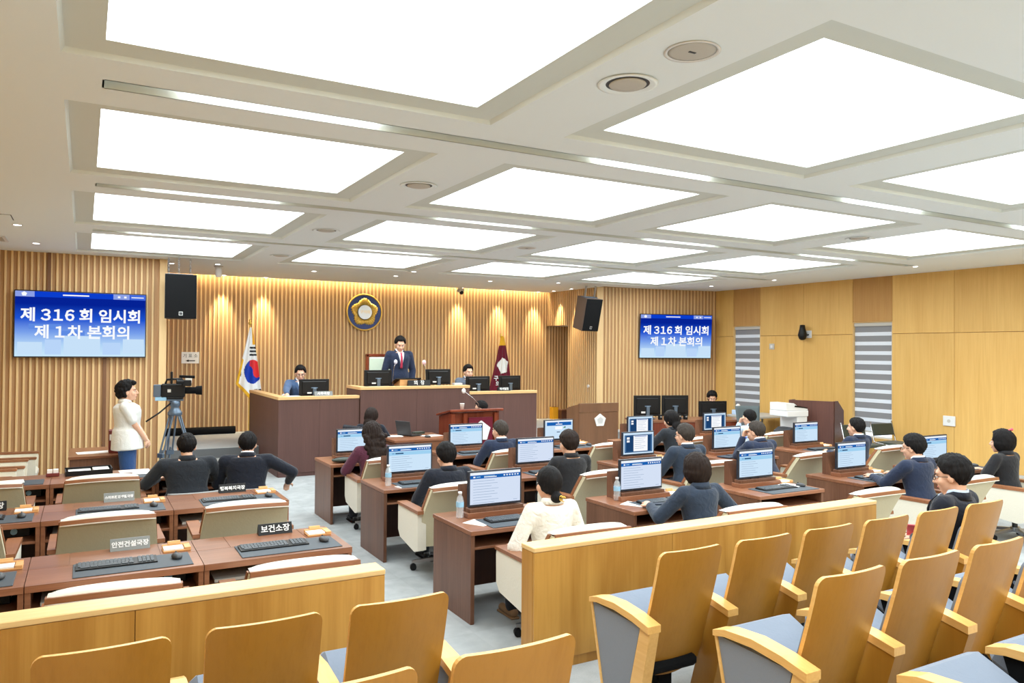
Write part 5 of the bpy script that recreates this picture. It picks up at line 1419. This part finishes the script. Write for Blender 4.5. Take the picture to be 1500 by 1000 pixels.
def hand(mb, w, d, nrm, side, curl=.5, fr=.0085):
    """palm, four unequal bent fingers and a thumb leaving the side of the palm"""
    w = Vector(w); d = Vector(d).normalized(); n = Vector(nrm); n = (n - d * n.dot(d)).normalized(); s = d.cross(n) * side
    tcap(mb, w - d * .01, w + d * .07, .027, .034, 10, .5, n)
    for k, (off, ln) in enumerate(((-.027, .062), (-.009, .072), (.009, .068), (.026, .054))):
        b = w + d * .078 + s * off
        c1 = curl * .9; c2 = curl * 1.9
        d1 = d * math.cos(c1) + n * math.sin(c1) + s * off * 2; d2 = d * math.cos(c2) + n * math.sin(c2)
        m1 = b + d1 * ln * .55; e = m1 + d2 * ln * .5
        tcap(mb, b - d * .02, m1, fr + .001, fr, 8); tcap(mb, m1, e, fr, fr - .0015, 8)
    b = w + d * .02 - s * .028
    m1 = b + (d * .6 - s * .7 + n * .35).normalized() * .038; e = m1 + (d * .9 - s * .1 + n * .35).normalized() * .03
    tcap(mb, w + d * .01 - s * .01, m1, .013, fr + .002, 8); tcap(mb, m1, e, fr + .002, fr, 8)

def hair_mesh(mb, style, X):
    """star-shaped cap of hair round the skull"""
    hi_front = .62; base = (.079, .1, .098)
    NU, NV = 48, 30
    def rad(az, el):   # az 0 = face direction
        a = abs(az)
        if style in ('bob', 'side', 'long', 'curly'):
            line = hi_front if a < .75 else (hi_front - (a - .75) / .45 * 2.0 if a < 1.2 else -1.4)
            if style == 'bob': line = max(line, -1.02 if a > 1.2 else line)
        elif style == 'bun':
            line = hi_front + .1 if a < .7 else (hi_front + .1 - (a - .7) / .55 * .95 if a < 1.25 else max(-1.0, -.25 - (a - 1.25)))
        else:
            line = hi_front if a < .72 else (hi_front - (a - .72) / .45 * .75 if a < 1.17 else (-.10 if a < 1.45 else max(-1.08, -.10 - (a - 1.45) * 1.7)))
        line += .05 * math.sin(az * 11 + 1) + .035 * math.sin(az * 19) if a < 1.3 else .04 * math.sin(az * 13)
        w = max(0, min(1, (el - line) / .16 + .5)); w = w * w * (3 - 2 * w)
        th = {'short': .15, 'top': .20, 'bob': .27, 'side': .22, 'long': .22, 'curly': .34, 'bun': .1, 'fluffy': .30, 'buzz': .12}.get(style, .16)
        if style in ('short', 'top', 'fluffy', 'buzz') and a > 1.2 and el < 0: th *= max(.35, 1 + el * 1.0)
        if style in ('top', 'fluffy') and el > .4: th += .06
        st = .02 * math.sin(az * 23 + el * 3) + .012 * math.sin(az * 41 + 2)
        return 1 + w * (th + (st if style != 'buzz' else 0)) - .22 * (1 - w)
    vs = []
    for j in range(NV + 1):
        el = -PI / 2 + PI * j / NV
        for i in range(NU):
            az = -PI + 2 * PI * i / NU
            r = rad(az, el); ce = math.cos(el)
            x, y, z = base[0] * r * ce * math.sin(az), base[1] * r * ce * math.cos(az), base[2] * r * math.sin(el)
            if style == 'bob' and z < -.02: x *= 1.08; z *= 1.25
            vs.append((x, y - .010, z + .025))
    fs = [(j * NU + i, j * NU + (i + 1) % NU, (j + 1) * NU + (i + 1) % NU, (j + 1) * NU + i) for j in range(NV) for i in range(NU)]
    mb.add(vs, fs, 0, True, X)

def person(name, label, loc, rz=0, pose='sit', s=1.0, lean=4, head=(0, 0, 0), L=None, RH=None, top='navy', kind='jacket', legs='trousers', hair='short', hmat='hair',
           glasses=False, tie=None, female=False, skin='skin', vox=.010, sleeve=1.0, curl=.5, Ln=(0, 0, -1), Rn=(0, 0, -1), Lh=(-.6, -.5, -.6), Rh=(.6, -.5, -.6), twist=0, shoe='shoe', shirt='shirt', hipz=None, face=True, hw=1.0, hs=1.05, side=0, dp=1.0):
    t = thing(name, label, 'person', loc, rz)
    t.scale = (s, s, s); seed = random.random() * 50
    sit = pose == 'sit'
    HZ = hipz or (.50 if sit else .90)
    la = R(lean); sp = Vector((math.sin(R(side)), math.sin(la), math.cos(la))).normalized(); fy = Vector((0, math.cos(la), -math.sin(la)))
    tw = Matrix.Rotation(R(twist), 3, 'Z')
    hip = Vector((0, 0, HZ)); SL = .47 if sit else .50
    if female: SL *= .97
    wx = .92 if female else 1.0
    wx *= hw
    def P(tt, x, y):
        v = tw @ Vector((x, 0, 0)) if tt > .3 else Vector((x, 0, 0)); f = tw @ fy if tt > .3 else fy
        return hip + sp * SL * tt + v + f * y
    secs = [(-.12, .150, .105, -.01), (.0, .168, .118, -.005), (.15, .160, .112, 0), (.35, .148, .104, .005), (.55, .162, .112, .01), (.72, .182, .118, .008), (.84, .182, .108, 0), (.93, .145, .085, -.008), (1.0, .070, .062, -.012)]
    def torso(mb, inf, t0=-.2, t1=1.05, flare=0):
        rings = []
        for (tt, a, b, off) in secs:
            if tt < t0 or tt > t1: continue
            a = a * wx + inf; b = b * (dp if tt < .9 else 1) + inf * .9
            if flare and tt < .2: a += flare; b += flare
            rings.append([P(tt, a * math.cos(2 * PI * k / 24), off + b * math.sin(2 * PI * k / 24)) for k in range(24)])
        mb.loft(rings)
    nb = P(.98, 0, -.012); shz = .86
    shL, shR = P(shz, -.188 * wx, -.005), P(shz, .188 * wx, -.005)
    # head frame
    hc = nb + sp * .122 + (tw @ fy) * (.035 + .03 * math.sin(R(-head[1])))
    HX = Matrix.Translation(hc) @ Matrix.Rotation(R(twist + head[0]), 4, 'Z') @ Matrix.Rotation(R(head[1]), 4, 'X') @ Matrix.Rotation(R(head[2]), 4, 'Y') @ Matrix.Scale(hs, 4)
    # legs
    if sit:
        hj = [hip + Vector((sx * .085, .02, -.01)) for sx in (-1, 1)]
        kn = [Vector((sx * .115, .43, .49)) for sx in (-1, 1)]; an = [Vector((sx * .11, .40, .09)) for sx in (-1, 1)]
    else:
        hj = [hip + Vector((sx * .09, 0, -.02)) for sx in (-1, 1)]
        kn = [Vector((sx * .10, .015, .48)) for sx in (-1, 1)]; an = [Vector((sx * .105, -.02 + .0 * sx, .085)) for sx in (-1, 1)]
    # arms
    if L is None: L = (-.16, .36, .72) if sit else (-.25, .03, .80)
    if RH is None: RH = (.16, .36, .72) if sit else (.25, .03, .80)
    elL, wrL = ik(shL, L, .285, .25, Lh); elR, wrR = ik(shR, RH, .285, .25, Rh)
    # ---- body: one continuous mesh
    mb = MB(); torso(mb, -.012)
    for sh, el, wr, nr, sd in ((shL, elL, wrL, Ln, -1), (shR, elR, wrR, Rn, 1)):
        tcap(mb, sh, el, .045, .036); tcap(mb, el, wr, .037, .025)
        hand(mb, wr, (wr - el) if (wr - el).length > .01 else Vector((0, 1, 0)), nr, sd, curl, .0085 if vox <= .008 else .0095)
    for h, k, a in zip(hj, kn, an): tcap(mb, h, k, .075, .05); tcap(mb, k, a, .048, .034); tcap(mb, a + Vector((0, -.02, -.045)), a + Vector((0, .13, -.055)), .03, .026)
    tcap(mb, nb - sp * .03, HX @ Vector((0, -.02, -.05)), .056 if not female else .048, .054 if not female else .045)
    bb = lambda c, r: mb.ball(c, r, 18, 12, 0, HX)
    bb((0, -.012, .025), (.076, .096, .093)); bb((0, .028, -.045), (.058, .062, .068)); bb((0, .062, -.095), (.026, .024, .02)); bb((0, .072, .028), (.052, .022, .02))
    for sx in (-1, 1): bb((sx * .036, .058, -.03), (.026, .03, .03)); bb((sx * .078, -.005, -.012), (.011, .02, .032))
    tcap_p = [HX @ Vector(p) for p in ((0, .092, .012), (0, .113, -.030))]
    tcap(mb, tcap_p[0], tcap_p[1], .0085 * hs, .0135 * hs, 10)
    for sx in (-1, 1): bb((sx * .012, .098, -.034), (.009, .01, .008))
    bb((0, .088, -.060), (.022, .010, .007)); bb((0, .086, -.071), (.018, .010, .007))
    body = remesh(mb, 'body', [skin], t, vox, 2)
    if face:
        mb = MB()
        for sx in (-1, 1):
            mb = MB(); mb.ball((sx * .031, .0835, .000), (.0145, .009, .0065), 12, 8, 0, HX); mb.ball((sx * .031, .0895, .0005), (.0062, .005, .0062), 10, 8, 1, HX)
            mb.build('eye', ['eyew', 'iris'], body)
            mb = MB(); tcap(mb, HX @ Vector((sx * .016, .094, .021)), HX @ Vector((sx * .046, .082, .023)), .0042, .0032, 8)
            mb.build('eyebrow', hmat, body)
        mb = MB(); mb.ball((0, .0945, -.0655), (.021, .006, .0075), 12, 8, 0, HX); mb.build('mouth', 'lip', body)
    # ---- hair
    mb = MB(); hair_mesh(mb, {'bun': 'bun', 'mid': 'side'}.get(hair, hair), HX)
    if hair in ('long', 'curly'):
        w = .085 if hair == 'long' else .12
        nseg = 5; ln = .34 if hair == 'long' else .36
        for i in range(nseg):
            f = i / (nseg - 1); p = HX @ Vector((0, -.075, -.02)); q = p - sp * (ln * f) - (tw @ fy) * (.035 * math.sin(f * 2))
            mb.ball(q, ((w * (1 + .12 * math.sin(f * 3))) * (1 - .25 * f), .05 + (.02 if hair == 'curly' else 0), .085), 16, 10)
        if hair == 'curly':
            for i in range(46):
                f = random.random(); a = random.uniform(-1.6, 1.6); p = HX @ Vector((0, -.07, .0)); q = p - sp * (ln * 1.05 * f) + (tw @ Vector((math.sin(a) * .125 * (1 - .2 * f), -.01 - .065 * math.cos(a), 0)))
                mb.ball(q, random.uniform(.022, .036), 8, 6)
    if hair == 'bun': mb.ball((0, -.105, -.075), (.046, .036, .04), 14, 10, 0, HX)
    if hair == 'fluffy':
        for i in range(60):
            a = random.uniform(1.5, PI * 2 - 1.5); el = random.uniform(-.75, .9)
            mb.ball((.088 * math.cos(el) * math.sin(a), -.02 + .108 * math.cos(el) * math.cos(a), .02 + .11 * math.sin(el)), random.uniform(.018, .028), 8, 6, 0, HX)
        for i in range(8): mb.ball((random.uniform(-.03, .05) , .06 + random.uniform(0, .03), .1 + random.uniform(-.01, .02)), .026, 8, 6, 0, HX)
    if hair == 'mid': mb.ball((0, -.07, -.06), (.075, .045, .08), 14, 10, 0, HX)
    amp = {'buzz': .002, 'bun': .0025, 'curly': .010, 'fluffy': .009, 'bob': .006, 'long': .005}.get(hair, .0065)
    IX = HX.inverted()
    def hd(c):
        q = IX @ c; rad = Vector((q.x, q.y + .01, q.z - .025)); rad = rad.normalized() if rad.length > 1e-4 else rad
        a = math.atan2(q.x, q.y + .01) * 9
        n = noise.noise(Vector((a, q.z * 16 + seed, math.hypot(q.x, q.y) * 20))) + .6 * noise.noise(Vector((q.x * 70, q.y * 70, q.z * 25 + seed)))
        return c + (HX.to_3x3() @ rad) * n * amp
    h = remesh(mb, 'hair', [hmat], t, .0075, 1, hd)
    if hair == 'bun':
        m2 = MB()
        for k in range(3): m2.tube([HX @ Vector((.012 + .012 * k + .012 * math.cos(a), -.143, -.075 + .018 * math.sin(a) - .004 * k)) for a in [2 * PI * i / 10 for i in range(9)]], .0035, 6)
        m2.build('hair_clip', 'gold', h)
    # ---- top garment
    inf = {'jacket': .016, 'shirt': .008, 'blouse': .013, 'polo': .016, 'dress': .010}[kind]
    mb = MB(); torso(mb, inf, -.2, .95, .012 if kind in ('jacket', 'polo', 'blouse') else 0)
    if not sit and kind in ('jacket', 'polo'):
        mb.loft([[P(tt, a * wx * math.cos(2 * PI * k / 24), b * math.sin(2 * PI * k / 24)) for k in range(24)] for tt, a, b in ((-.22, .19, .142), (.0, .188, .138), (.2, .18, .13))])
    for sh, el, wr in ((shL, elL, wrL), (shR, elR, wrR)):
        ru, rf = (.072, .060) if kind != 'shirt' else (.062, .053)
        if kind == 'blouse': ru, rf = .064, .062
        if female: ru -= .007
        tcap(mb, sh, el, ru, rf)
        tcap(mb, nb - sp * .05, sh + sp * .008, .055, ru * .93)
        if sleeve >= 1: tcap(mb, el, el.lerp(wr, .93), rf, .042 if kind != 'blouse' else .05)
        elif sleeve > .5: tcap(mb, el, el.lerp(wr, .45), rf, .056)
    if sleeve < .5:
        # short sleeves: rebuild with half upper arms
        mb = MB(); torso(mb, inf, -.2, .95, .012)
        if not sit: mb.loft([[P(tt, a * wx * math.cos(2 * PI * k / 24), b * math.sin(2 * PI * k / 24)) for k in range(24)] for tt, a, b in ((-.27, .228, .15 * dp), (.0, .212, .142 * dp), (.25, .188, .13 * dp))])
        for sh, el in ((shL, elL), (shR, elR)):
            tcap(mb, sh, sh.lerp(el, .70), .062, .064); tcap(mb, nb - sp * .05, sh + sp * .008, .055, .058)
    g = remesh(mb, {'jacket': 'jacket', 'shirt': 'shirt', 'blouse': 'blouse', 'polo': 'polo_shirt', 'dress': 'dress'}[kind], [top], t, .0125, 3)
    # ---- collars, shirt front, tie
    def ring(mb, tt0, a0, b0, tt1, a1, b1, th=.006, k0=0, k1=24, drop=0):
        rings = []
        for k in range(k0, k1 + 1):
            an_ = 2 * PI * k / 24 + PI / 2
            dz = drop * max(0, math.cos(2 * PI * k / 24)) 
            p0 = P(tt0 - dz, a0 * math.cos(an_), -.012 + b0 * math.sin(an_)); p1 = P(tt1 - dz, a1 * math.cos(an_), -.012 + b1 * math.sin(an_))
            o = (p0 - hip - sp * (p0 - hip).dot(sp)); o = o.normalized() * th if o.length > 1e-4 else Vector((0, th, 0))
            rings.append([p0, p0 + o, p1 + o, p1])
        mb.loft(rings, 0, True)
    if kind == 'jacket':
      if shirt:
        mb = MB(); ring(mb, .96, .072, .066, 1.075, .060, .060, .005, 0, 24, .05); mb.build('shirt_collar', shirt, g)
      if 1:
        mb = MB(); ring(mb, .94 if shirt else .93, .088, .080, 1.045, .070, .068, .010, 3, 21, .09); mb.build('jacket_collar', top, g)
    elif kind in ('shirt', 'polo', 'blouse'):
        mb = MB(); ring(mb, .955, .088, .080, 1.055, .066, .064, .006, 0, 24, .05); mb.build('collar', top, g)
    if tie or (shirt and kind == 'jacket' and face):
        def chest(x, tt):
            for i in range(len(secs) - 1):
                if secs[i][0] <= tt <= secs[i + 1][0]:
                    f = (tt - secs[i][0]) / (secs[i + 1][0] - secs[i][0]); a = secs[i][1] * (1 - f) + secs[i + 1][1] * f; b = secs[i][2] * (1 - f) + secs[i + 1][2] * f; of = secs[i][3] * (1 - f) + secs[i + 1][3] * f
                    a = a * wx + inf; b = b + inf
                    return P(tt, x, of + b * math.sqrt(max(.05, 1 - (x / a) ** 2)) + .004)
            return P(tt, x, .08)
        def strip(name, mat, xa, xb, t0, t1, d, n=10, m=6):
            mb = MB(); fwd = tw @ fy
            F = lambda u, v: chest(xa(v) + (xb(v) - xa(v)) * u, t0 + (t1 - t0) * v) + fwd * d
            mb.grid(m, n, F); o = mb.build(name, mat, g); sd = o.modifiers.new('thick', 'SOLIDIFY'); sd.thickness = .006; return o
        strip('shirt_front', shirt or 'shirt', lambda v: -.006 - .055 * v, lambda v: .006 + .055 * v, .40, .96, .006)
        if tie: strip('tie', tie, lambda v: -.022 + .008 * v, lambda v: .022 - .008 * v, .40, .95, .012)
        for sx in (-1, 1):
            strip('lapel', top, lambda v: sx * (.004 + .055 * v), lambda v: sx * (.03 + .085 * v if v < .75 else .03 + .064 + (.75 - v) * .08), .40, .95, .012)
    # ---- trousers and shoes
    mb = MB()
    mb.loft([[hip + Vector(((.165 * wx) * math.cos(2 * PI * k / 20), .12 * dp ** .5 * math.sin(2 * PI * k / 20), z)) for k in range(20)] for z in (-.09, .0, .06)])
    for h_, k, a in zip(hj, kn, an): tcap(mb, h_, k, .092 * dp ** .8, .066 * dp); tcap(mb, k, a + Vector((0, 0, .0)), .064 * dp, .052 * dp)
    remesh(mb, 'trousers', [legs], t, .015, 2)
    for a in an:
        mb = MB(); tcap(mb, a + Vector((0, -.03, -.048)), a + Vector((0, .15, -.055)), .036, .033, 12); mb.box(a.x - .038, a.x + .038, a.y - .065, a.y + .18, .0, .016, b=.006); mb.build('shoe', shoe, t)
    if glasses:
        mb = MB()
        for sx in (-1, 1):
            c = Vector((sx * .033, .102, .0)); mb.tube([HX @ (c + Vector((.024 * math.cos(a), 0, .018 * math.sin(a)))) for a in [2 * PI * i / 14 for i in range(15)]], .0022, 6)
            mb.tube([HX @ Vector((sx * .057, .1, .005)), HX @ Vector((sx * .078, .06, .006)), HX @ Vector((sx * .082, -.01, .0))], .0022, 6)
        mb.tube([HX @ Vector((-.01, .104, .003)), HX @ Vector((.01, .104, .003))], .002, 6)
        mb.build('glasses', 'black', t)
    return t

def member(i, j, dx, dy, label, **k): return person('person', label, (DX[i] + dx, DY[j] - .74 + dy, 0), k.pop('rz', 0), **k)
# front row
member(0, 0, .02, -.0, 'woman in white blouse with a black low bun and gold clip, at the front row', kind='blouse', top='blouse', sleeve=.7, hair='bun', female=True, L=(-.17, .26, .60), RH=(.17, .26, .60), shoe='shoetan', shirt=None, lean=3, s=1.0, face=True)
member(1, 0, -.05, .0, 'woman in dark slate jacket with a short dark bob, elbow out, at the front row', kind='jacket', top='slate', hair='bob', hmat='hairb', female=True, L=(-.22, .40, .73), RH=(.20, .10, .55), Rh=(1, -.35, -.1), shirt=None, lean=5)
member(3, 0, .02, .05, 'man in navy suit with glasses reaching for a mouse at the front row', top='navy', hair='top', L=(-.14, .46, .735), RH=(.3, .50, .74), glasses=True, head=(12, -6, 0), lean=6, vox=.0075, curl=.35, hw=1.05)
member(4, 0, -.02, .0, 'woman in black short-sleeved top with black bob and red hair clip, nearest the right wall', kind='blouse', top='blackcloth', sleeve=.3, hair='bob', female=True, shirt=None, L=(-.18, .34, .66), RH=(.2, .36, .70), head=(8, 0, 0))
# middle row
member(0, 1, .07, -.02, 'person with short black hair in a black jacket, middle row next to the aisle', top='navyd', hair='top', shirt=None, lean=10, head=(4, -8, 0), s=.96)
member(1, 1, -.07, .0, 'person in a black shirt with short brown hair, middle row', kind='shirt', top='blackcloth', hair='top', hmat='hairb', shirt=None, head=(3, -4, 0), s=1.0)
member(2, 1, .06, .02, 'man with greying hair and glasses in a slate blue suit, middle row', top='slate', hair='short', hmat='hairg', glasses=True, head=(16, -3, 0), s=1.01, lean=4, hw=1.06)
member(3, 1, -.1, .08, 'man in navy suit leaning forward with his hand at his face, middle row', top='navy', hair='short', hmat='hairg', lean=16, head=(22, -4, 0), L=(-.10, .30, .98), Ln=(.3, -.8, .2), Lh=(-.2, .25, -1), RH=(.1, .46, .735), s=1.0, hw=1.05, vox=.009, curl=.8)
member(4, 1, .0, .0, 'man in navy suit with cropped black hair in front of the striped blind, middle row', top='navy', hair='short', head=(10, 0, 0), lean=2, s=.98)
# back row
member(0, 2, -.06, .0, 'woman in burgundy blouse with long curly dark hair, back row next to the aisle', kind='blouse', top='burgundy', hair='curly', hmat='hairb', female=True, shirt=None, head=(6, -6, 0), lean=6)
member(1, 2, .1, .02, 'man in navy suit with white shirt collar before the red-brown lectern', top='navy', hair='short', hmat='hairg', head=(20, -2, 0), s=.96)
member(3, 2, -.02, .02, 'woman with long straight black hair in a dark jacket, writing, back row', top='charcoal', hair='long', female=True, shirt=None, head=(14, -14, 0), lean=8, L=(-.22, .42, .74), RH=(.1, .46, .74))
member(4, 2, .05, .06, 'man in pale blue shirt with his hand raised to his face, back row', kind='shirt', top='skyshirt', hair='short', head=(12, -6, 0), L=(-.10, .22, .98), Ln=(.3, -.8, .2), Lh=(-.2, .25, -1), lean=8, shirt=None, s=.96, curl=.8)
# audience and officials
person('person', 'man with glasses in dark suit sitting in the front audience row holding a red phone', (5.30, 3.16, .13), R(8), top='navyd', hair='top', glasses=True, head=(10, -10, 0), hipz=.47, lean=-4, L=(.02, .25, .575), RH=(.2, .34, .56), shirt='skyshirt', vox=.009, curl=1.0, s=1.02)
person('person', 'man in dark blue jacket seen from behind, left of the two beside the cameraman', (.93, 8.32, 0), R(2), top='charcoal', hair='short', head=(-6, -5, 0), lean=8, hw=1.2, s=.98, shirt=None, L=(-.24, .38, .72), RH=(.17, .38, .72), Lh=(-.8, -.4, -.5), Rh=(.8, -.4, -.5))
person('person', 'man in black suit seen from behind, right of the two beside the cameraman', (1.49, 8.28, 0), R(-14), top='navyd', hair='short', head=(-6, -3, 0), lean=12, hw=1.18, s=.98, RH=(.42, .30, .62), Rh=(.9, -.3, -.2))
person('person', 'woman with long dark hair in a dark jacket at the clerk desk, seen from behind', (3.80, 11.15, 0), R(-35), top='navyd', hair='long', hmat='hairb', female=True, shirt=None, head=(-10, -8, 0), s=.97)
person('person', 'person with black hair and a headset, mostly hidden behind the red-brown lectern', (6.06, 11.75, 0), R(60), top='charcoal', hair='short', shirt=None, head=(0, -10, 0), s=.98)
person('person', 'man in blue-grey jacket with glasses working at the left dais counter', (3.28, 13.45, .56), PI, top='bluejk', hair='top', glasses=True, head=(-10, -16, 0), lean=7, L=(-.12, .4, .70), RH=(.34, .60, .735), Rh=(.8, -.4, -.5), shirt='shirt', tie='bluetie', vox=.008, s=1.0)
person('person', 'man in grey jacket with blue tie seated at the right dais counter', (6.52, 13.42, .56), PI, top='greyjk', hair='top', head=(0, -6, 0), tie='bluetie', lean=4, vox=.009, s=1.0)
person('person', 'man in navy suit with red tie standing at the centre of the dais, looking down', (5.10, 13.38, .56), PI - R(4), pose='stand', top='navy', hair='top', head=(-6, -20, 0), tie='redtie', lean=3, vox=.008, L=(-.225, .08, .82), RH=(.225, .08, .82), s=1.06, hw=.95)
person('person', 'operator with black fringe and dark top bent over the desk, below the right screen', (11.95, 12.45, 0), R(165), top='blackcloth', kind='shirt', hair='fluffy', shirt=None, head=(-20, -20, 0), lean=8, s=1.0)
# cameraman, standing in profile
person('person', 'young man in white polo and jeans with wavy hair, standing beside the tripod camera', (.50, 11.02, 0), R(-97), pose='stand', top='polo', kind='polo', sleeve=.3, legs='jeans', hair='fluffy', head=(0, 6, 0), lean=-2, L=(-.02, .22, .90), RH=(.05, .23, .87), Lh=(-1, -.3, -.5), Rh=(1, -.3, -.5), shirt=None, vox=.0075, curl=.9, s=.985, shoe='white', dp=1.32, hw=1.05, Ln=(.4, -.6, -.4), Rn=(-.4, -.6, -.4))
# held things and accessories
t = thing('phone', 'red phone in the hand of the man in the front audience row', 'phone', (5.322, 3.455, .742), R(30))
t.rotation_euler = (R(62), 0, R(125))
mb = MB(); mb.box(-.038, .038, -.075, .075, -.005, .005, b=.004); mb.build('case', 'redphone', t)
mb = MB(); mb.box(-.034, .034, -.07, .07, .005, .0058); mb.build('screen', 'black', t)
t = thing('hair_clip', 'red hair clip on the bob of the woman at the right wall', 'hair clip', (9.085, 4.75, 1.20))
mb = MB(); mb.tube([(-.03, 0, 0), (-.01, -.01, .015), (.02, -.015, .01)], .008, 8); mb.ball((.02, -.015, .015), .018, 8, 6); mb.build('clip', 'redphone', t)
# black mesh chairs of the two men by the cameraman
def make_mesh_chair():
    t = thing('black_office_chair', 'x', 'chair')
    def bk(u, v): x = (u - .5) * .52 * (1 - .12 * v); return (x, -.30 - .10 * v - .045 * (1 - (2 * u - 1) ** 2), .43 + .24 * v)
    mb = MB(); mb.grid(12, 8, bk); o = mb.build('backrest', 'blackcloth', t); sd = o.modifiers.new('thick', 'SOLIDIFY'); sd.thickness = .018
    mb = MB(); mb.tube([bk(i / 12, 1.02) for i in range(13)], .012, 8); mb.build('top_rail', 'greyplastic', t)
    mb = MB(); mb.box(-.25, .25, -.24, .24, .39, .43, b=.02); mb.build('seat', 'blackcloth', t)
    mb = MB(); mb.cyl((0, 0, .05), (0, 0, .39), .03); mb.build('gas_lift', 'black', t)
    mb = MB()
    for k in range(5):
        X = Matrix.Rotation(2 * PI * k / 5 + .3, 4, 'Z'); mb.box(.02, .29, -.02, .02, .055, .085, b=.008, X=X); mb.cyl((.27, -.02, .028), (.27, .02, .028), .028, n=10, X=X)
    mb.build('star_base', 'black', t)
    return t
place('mchair', make_mesh_chair, (.93, 8.24, 0), 0, 'black chair with thin rail behind the left man in dark jacket', 'black office chairs')
place('mchair', make_mesh_chair, (1.50, 8.20, 0), R(-12), 'black chair with thin rail behind the right man in dark suit', 'black office chairs')
